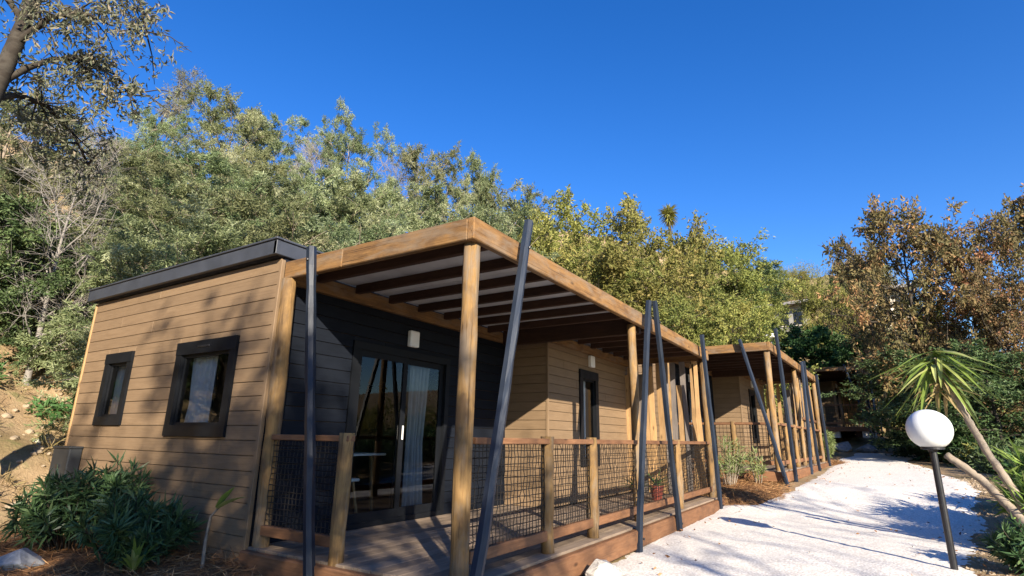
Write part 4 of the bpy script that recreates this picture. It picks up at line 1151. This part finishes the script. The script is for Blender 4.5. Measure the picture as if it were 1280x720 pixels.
# leaning yucca with a drooping head
t = empty('yucca', (5.55, -4.0, height(5.55, -4.0))); tag(t, 'leaning yucca with a large drooping head of strap leaves above the globe lamp', 'yucca')
base = np.array([5.55, -4.0, height(5.55, -4.0)])
g = Geo(); pts = np.array([(5.55, -4.0, base[2]-.1), (5.6, -3.85, .45), (5.62, -3.66, .95), (5.63, -3.52, 1.4), (5.64, -3.34, 2.08)])-base
ringed(g, pts, .046, .032, 5); link('trunk', g.build('trunk', True), M['palebark'], t)
g = Geo(); hang_head(g, pts[-1]+np.array([0, 0, -.18]), 26, .5, .04, np.random.default_rng(5)); link('dead_leaves', g.build('dead_leaves'), M['l_dry'], t)
g = Geo(); rng = np.random.default_rng(21); hang_head(g, pts[-1]+np.array([0, .0, .10]), 54, .80, .068, rng)
link('foliage', g.build('foliage'), M['l_yuc'], t)
t = empty('fallen_stem', (5.2, -3.9, height(5.2, -3.9))); tag(t, 'pale bare yucca stem leaning low across the path edge behind the lamp', 'stem')
base = np.array([5.2, -3.9, height(5.2, -3.9)])
g = Geo(); pts = np.array([(5.15, -3.86, -.32), (5.3, -3.86, .1), (5.45, -3.74, .32), (5.6, -3.56, .60), (5.7, -3.28, .87)])-base
ringed(g, pts, .052, .040, 6); link('stem', g.build('stem', True), M['palebark'], t)

# ------------------------------------------------------------------ overhanging tree at the upper left
def overhang():
    rng = np.random.default_rng(77)
    bx_, by_ = -2.3, 6.0; bz = height(bx_, by_)
    t = empty('overhanging_tree', (bx_, by_, bz)); tag(t, 'dark-limbed tree leaning in at the upper left corner with hanging leaf sprays', 'tree')
    b = np.array([bx_, by_, bz]); B = Geo(); g = Geo()
    B.tube(np.array([(-2.3, 6.0, bz-.3), (-2.2, 6.0, 1.5), (-1.95, 5.95, 3.4), (-1.80, 5.9, 5.1), (-1.72, 5.88, 6.3), (-1.55, 5.85, 8.0)])-b, [.14, .12, .105, .09, .075, .05], 8)
    limbs = [[(-1.82, 5.9, 5.0), (-1.6, 5.87, 5.38), (-1.4, 5.8, 5.62), (-1.08, 5.74, 5.80), (-.75, 5.65, 5.72), (-.5, 5.55, 5.40)],
             [(-1.85, 5.9, 4.8), (-1.55, 6.1, 5.1), (-1.2, 6.4, 5.25), (-.8, 6.6, 5.1), (-.4, 6.8, 4.7)],
             [(-1.72, 5.88, 6.4), (-1.4, 5.8, 6.95), (-1.0, 5.7, 7.15), (-.7, 5.6, 6.95), (-.52, 5.58, 6.45)],
             [(-1.78, 5.9, 5.6), (-1.6, 5.6, 6.0), (-1.35, 5.4, 6.2), (-1.1, 5.2, 6.1)],
             [(-1.76, 5.9, 6.0), (-2.1, 6.3, 6.6), (-2.5, 6.6, 6.9)], [(-1.9, 5.9, 4.3), (-2.3, 5.4, 4.9), (-2.7, 5.0, 5.2)],
             [(-1.6, 5.86, 7.6), (-1.0, 6.1, 8.3), (-.4, 6.2, 8.4)]]
    for L in limbs:
        L = np.array(L)-b; n = len(L); rad = np.linspace(.045, .010, n); B.tube(L, rad, 6)
        for s in range(n*5):
            f = rng.uniform(.25, 1)*(n-1); i = min(int(f), n-2); p = L[i]+(L[i+1]-L[i])*(f-i)
            d = frand(rng, 1)[0]+np.array([.1, 0, .1]); ln = rng.uniform(.25, .7); q1 = p+d*ln*.5; q2 = p+d*ln+np.array([0, 0, -.18])
            B.tube([p, q1, q2], [.014, .008, .004], 4)
            for k in range(4):
                a = p+(q2-p)*rng.uniform(.3, 1); e = frand(rng, 1)[0]*.6+np.array([0, 0, -.5]); m_ = 11; u = rng.uniform(0, 1, m_)[:, None]
                g.leaves(a+e*.35*u+rng.normal(size=(m_, 3))*.03, e*.8+frand(rng, m_)*.7, rng.uniform(.6, 1.3, m_)*.10, rng.uniform(.7, 1.3, m_)*.03, rng, np.clip(rng.normal(.5, .25, m_), 0, 1))
    link('trunk', B.build('trunk', True), M['bark'], t); link('crown', g.build('crown'), M['l_wisp'], t)
overhang()

# ------------------------------------------------------------------ trees on the sunny side, out of the picture, whose shade falls on the cabin
sh = make_tree('shade_tree', 201, 9, 3.0, .32, 22, 6, 6, 16, (.15, .065), .1, .5, .16, 'l_oak', 'bark', .28, 'round', .5, True)
sh2 = make_tree('bare_shade_tree', 203, 9, 3.0, .30, 12, 4, 4, 3, (.12, .05), .1, .8, .14, 'l_oak', 'bark', .3, 'fan', .7, True)
SHADE = [
    (-12.9, -10.5, 11.0, .9, .3, sh, 'broad oak out of view whose shade dapples the deck entrance and end wall'),
    (-9.4, -7.6, 7.4, .8, 2.1, sh, 'smaller oak out of view shading the lower end wall and planting bed'),
    (-8.3, -9.7, 7.8, .75, 4.4, sh, 'oak out of view shading the deck floor behind the corner post'),
    (-3.0, -14.5, 9.5, 1.1, 1.2, sh2, 'thin leafless tree out of view whose branch shadows cross the gravel path'),
    (-8.5, -13.5, 10.0, 1.1, 4.0, sh2, 'sparse tree out of view whose shade streaks the gravel by the deck'),
    (-15.0, 3.0, 7.0, 1.2, 1.0, PROTO['evg'][0], 'evergreen out of view reflected in the larger end window'),
    (-13.0, 9.5, 7.0, 1.2, 2.0, PROTO['evg'][1], 'evergreen out of view reflected in the small end window'),
    (-19.0, -3.5, 8.0, 1.2, 3.0, PROTO['evg'][0], 'evergreen out of view beyond the near end of the path'),
    (-22.0, 6.0, 9.0, 1.3, 4.0, PROTO['evg'][1], 'tall evergreen out of view behind the other reflected trees'),
    (-4.2, 10.5, 4.5, 1.5, 1.0, PROTO['evg'][0], 'evergreen on the bank out of view to the left, nearest the end wall'),
    (-6.5, 14.0, 5.5, 1.5, 2.0, PROTO['evg'][1], 'evergreen higher on the bank out of view to the left'),
    (-9.5, 13.0, 6.0, 1.5, 3.0, PROTO['evg'][0], 'evergreen farthest left on the bank out of view'),
    (-3.4, 14.5, 5.0, 1.4, 4.0, PROTO['mim'][1], 'mimosa on the bank out of view to the left'),
]
for (x, y, h, wf, rz, pr, lab) in SHADE:
    place_tree(pr, x, y, h, wf, rz, lab, 'tree', None, 'shade_tree')

# ------------------------------------------------------------------ houses on the far slope
def house(x, y, z, w, d, h, rz, wallm, label, flat=True):
    t = empty('house', (x, y, z), rz); tag(t, label, 'house')
    g = Geo(); g.box((-d/2, -w/2, -3), (d/2, w/2, h)); link('wall', g.build('wall'), M[wallm], t)
    g = Geo(); 
    if flat: g.add([(-d/2-1.2, -w/2-.8, h+.002), (d/2+.8, -w/2-.8, h+.9), (d/2+.8, w/2+.8, h+.3), (-d/2-1.2, w/2+.8, h-.25), (-d/2-1.2, -w/2-.8, h+.25), (d/2+.8, -w/2-.8, h+1.2), (d/2+.8, w/2+.8, h+.6), (-d/2-1.2, w/2+.8, h+.0)], [(0,3,2,1),(4,5,6,7),(0,1,5,4),(1,2,6,5),(2,3,7,6),(3,0,4,7)])
    else: g.box((-d/2-.3, -w/2-.3, h), (d/2+.3, w/2+.3, h+.25))
    link('roof', g.build('roof'), M['roofgrey'], t)
    for k in range(3):
        yy = -w/2 + w*(k+.5)/3
        wi = box_part('window', t, (-d/2-.06, yy-w*.10, h*.25), (-d/2-.01, yy+w*.10, h*.8), M['dark'], 0)
        box_part('sill', wi, (-.06, -w*.11, -h*.30), (.04, w*.11, -h*.275), M['housewall'], 0)
    return t
house(57.5, 2.9, 11.2, 3.6, 6, 2.6, 0, 'housegrey', 'grey house with a slanting roof slab on the far slope above the second cabin')
house(57.5, -5.0, 11.3, 3.6, 6, 3.0, .1, 'housewall', 'pale cream house half hidden by the rusty oak on the right')
# white domed lamp above the second cabin
t = empty('street_lamp', (24.2, .75, height(24.2, .75))); tag(t, 'white domed lamp on a post showing above the second cabin roof', 'street lamp')
zt = .985+.17*27.6-height(24.2, .75)
g = Geo(); g.tube([(0, 0, -.2), (0, 0, zt-.2)], [.05, .045], 8); link('post', g.build('post'), M['metal_dark'], t)
bm = bmesh.new(); bmesh.ops.create_uvsphere(bm, u_segments=20, v_segments=12, radius=.32)
for v in bm.verts: v.co.z = (v.co.z*.62 if v.co.z > 0 else v.co.z*.25)+zt
me = bpy.data.meshes.new('dome'); bm.to_mesh(me); bm.free(); me.polygons.foreach_set('use_smooth', [True]*len(me.polygons)); link('dome', me, M['white'], t)

# ------------------------------------------------------------------ pots at the far end of the first deck
def pot(x, y, r, h, mat, seed, label, leafm='l_lush'):
    t = empty('potted_plant', (x, y, .001)); tag(t, label, 'potted plant')
    g = Geo(); g.tube([(0, 0, 0), (0, 0, h*.85), (0, 0, h*.86), (0, 0, h), (0, 0, h*.9)], [r*.7, r*.95, r*1.06, r*1.06, r*.85], 16, cap=True); link('pot', g.build('pot'), M[mat], t)
    g = Geo(); strap_head(g, (0, 0, h*.9), (0, 0, 1), 26, .34, .03, np.random.default_rng(seed), .7, .8, .8); link('foliage', g.build('foliage'), M[leafm], t)
pot(6.55, .75, .12, .24, 'red', 1, 'red glazed pot with a green plant on the far end of the first deck')
pot(6.15, .95, .10, .20, 'metal_dark', 2, 'dark pot with a small plant beside the red pot on the deck')
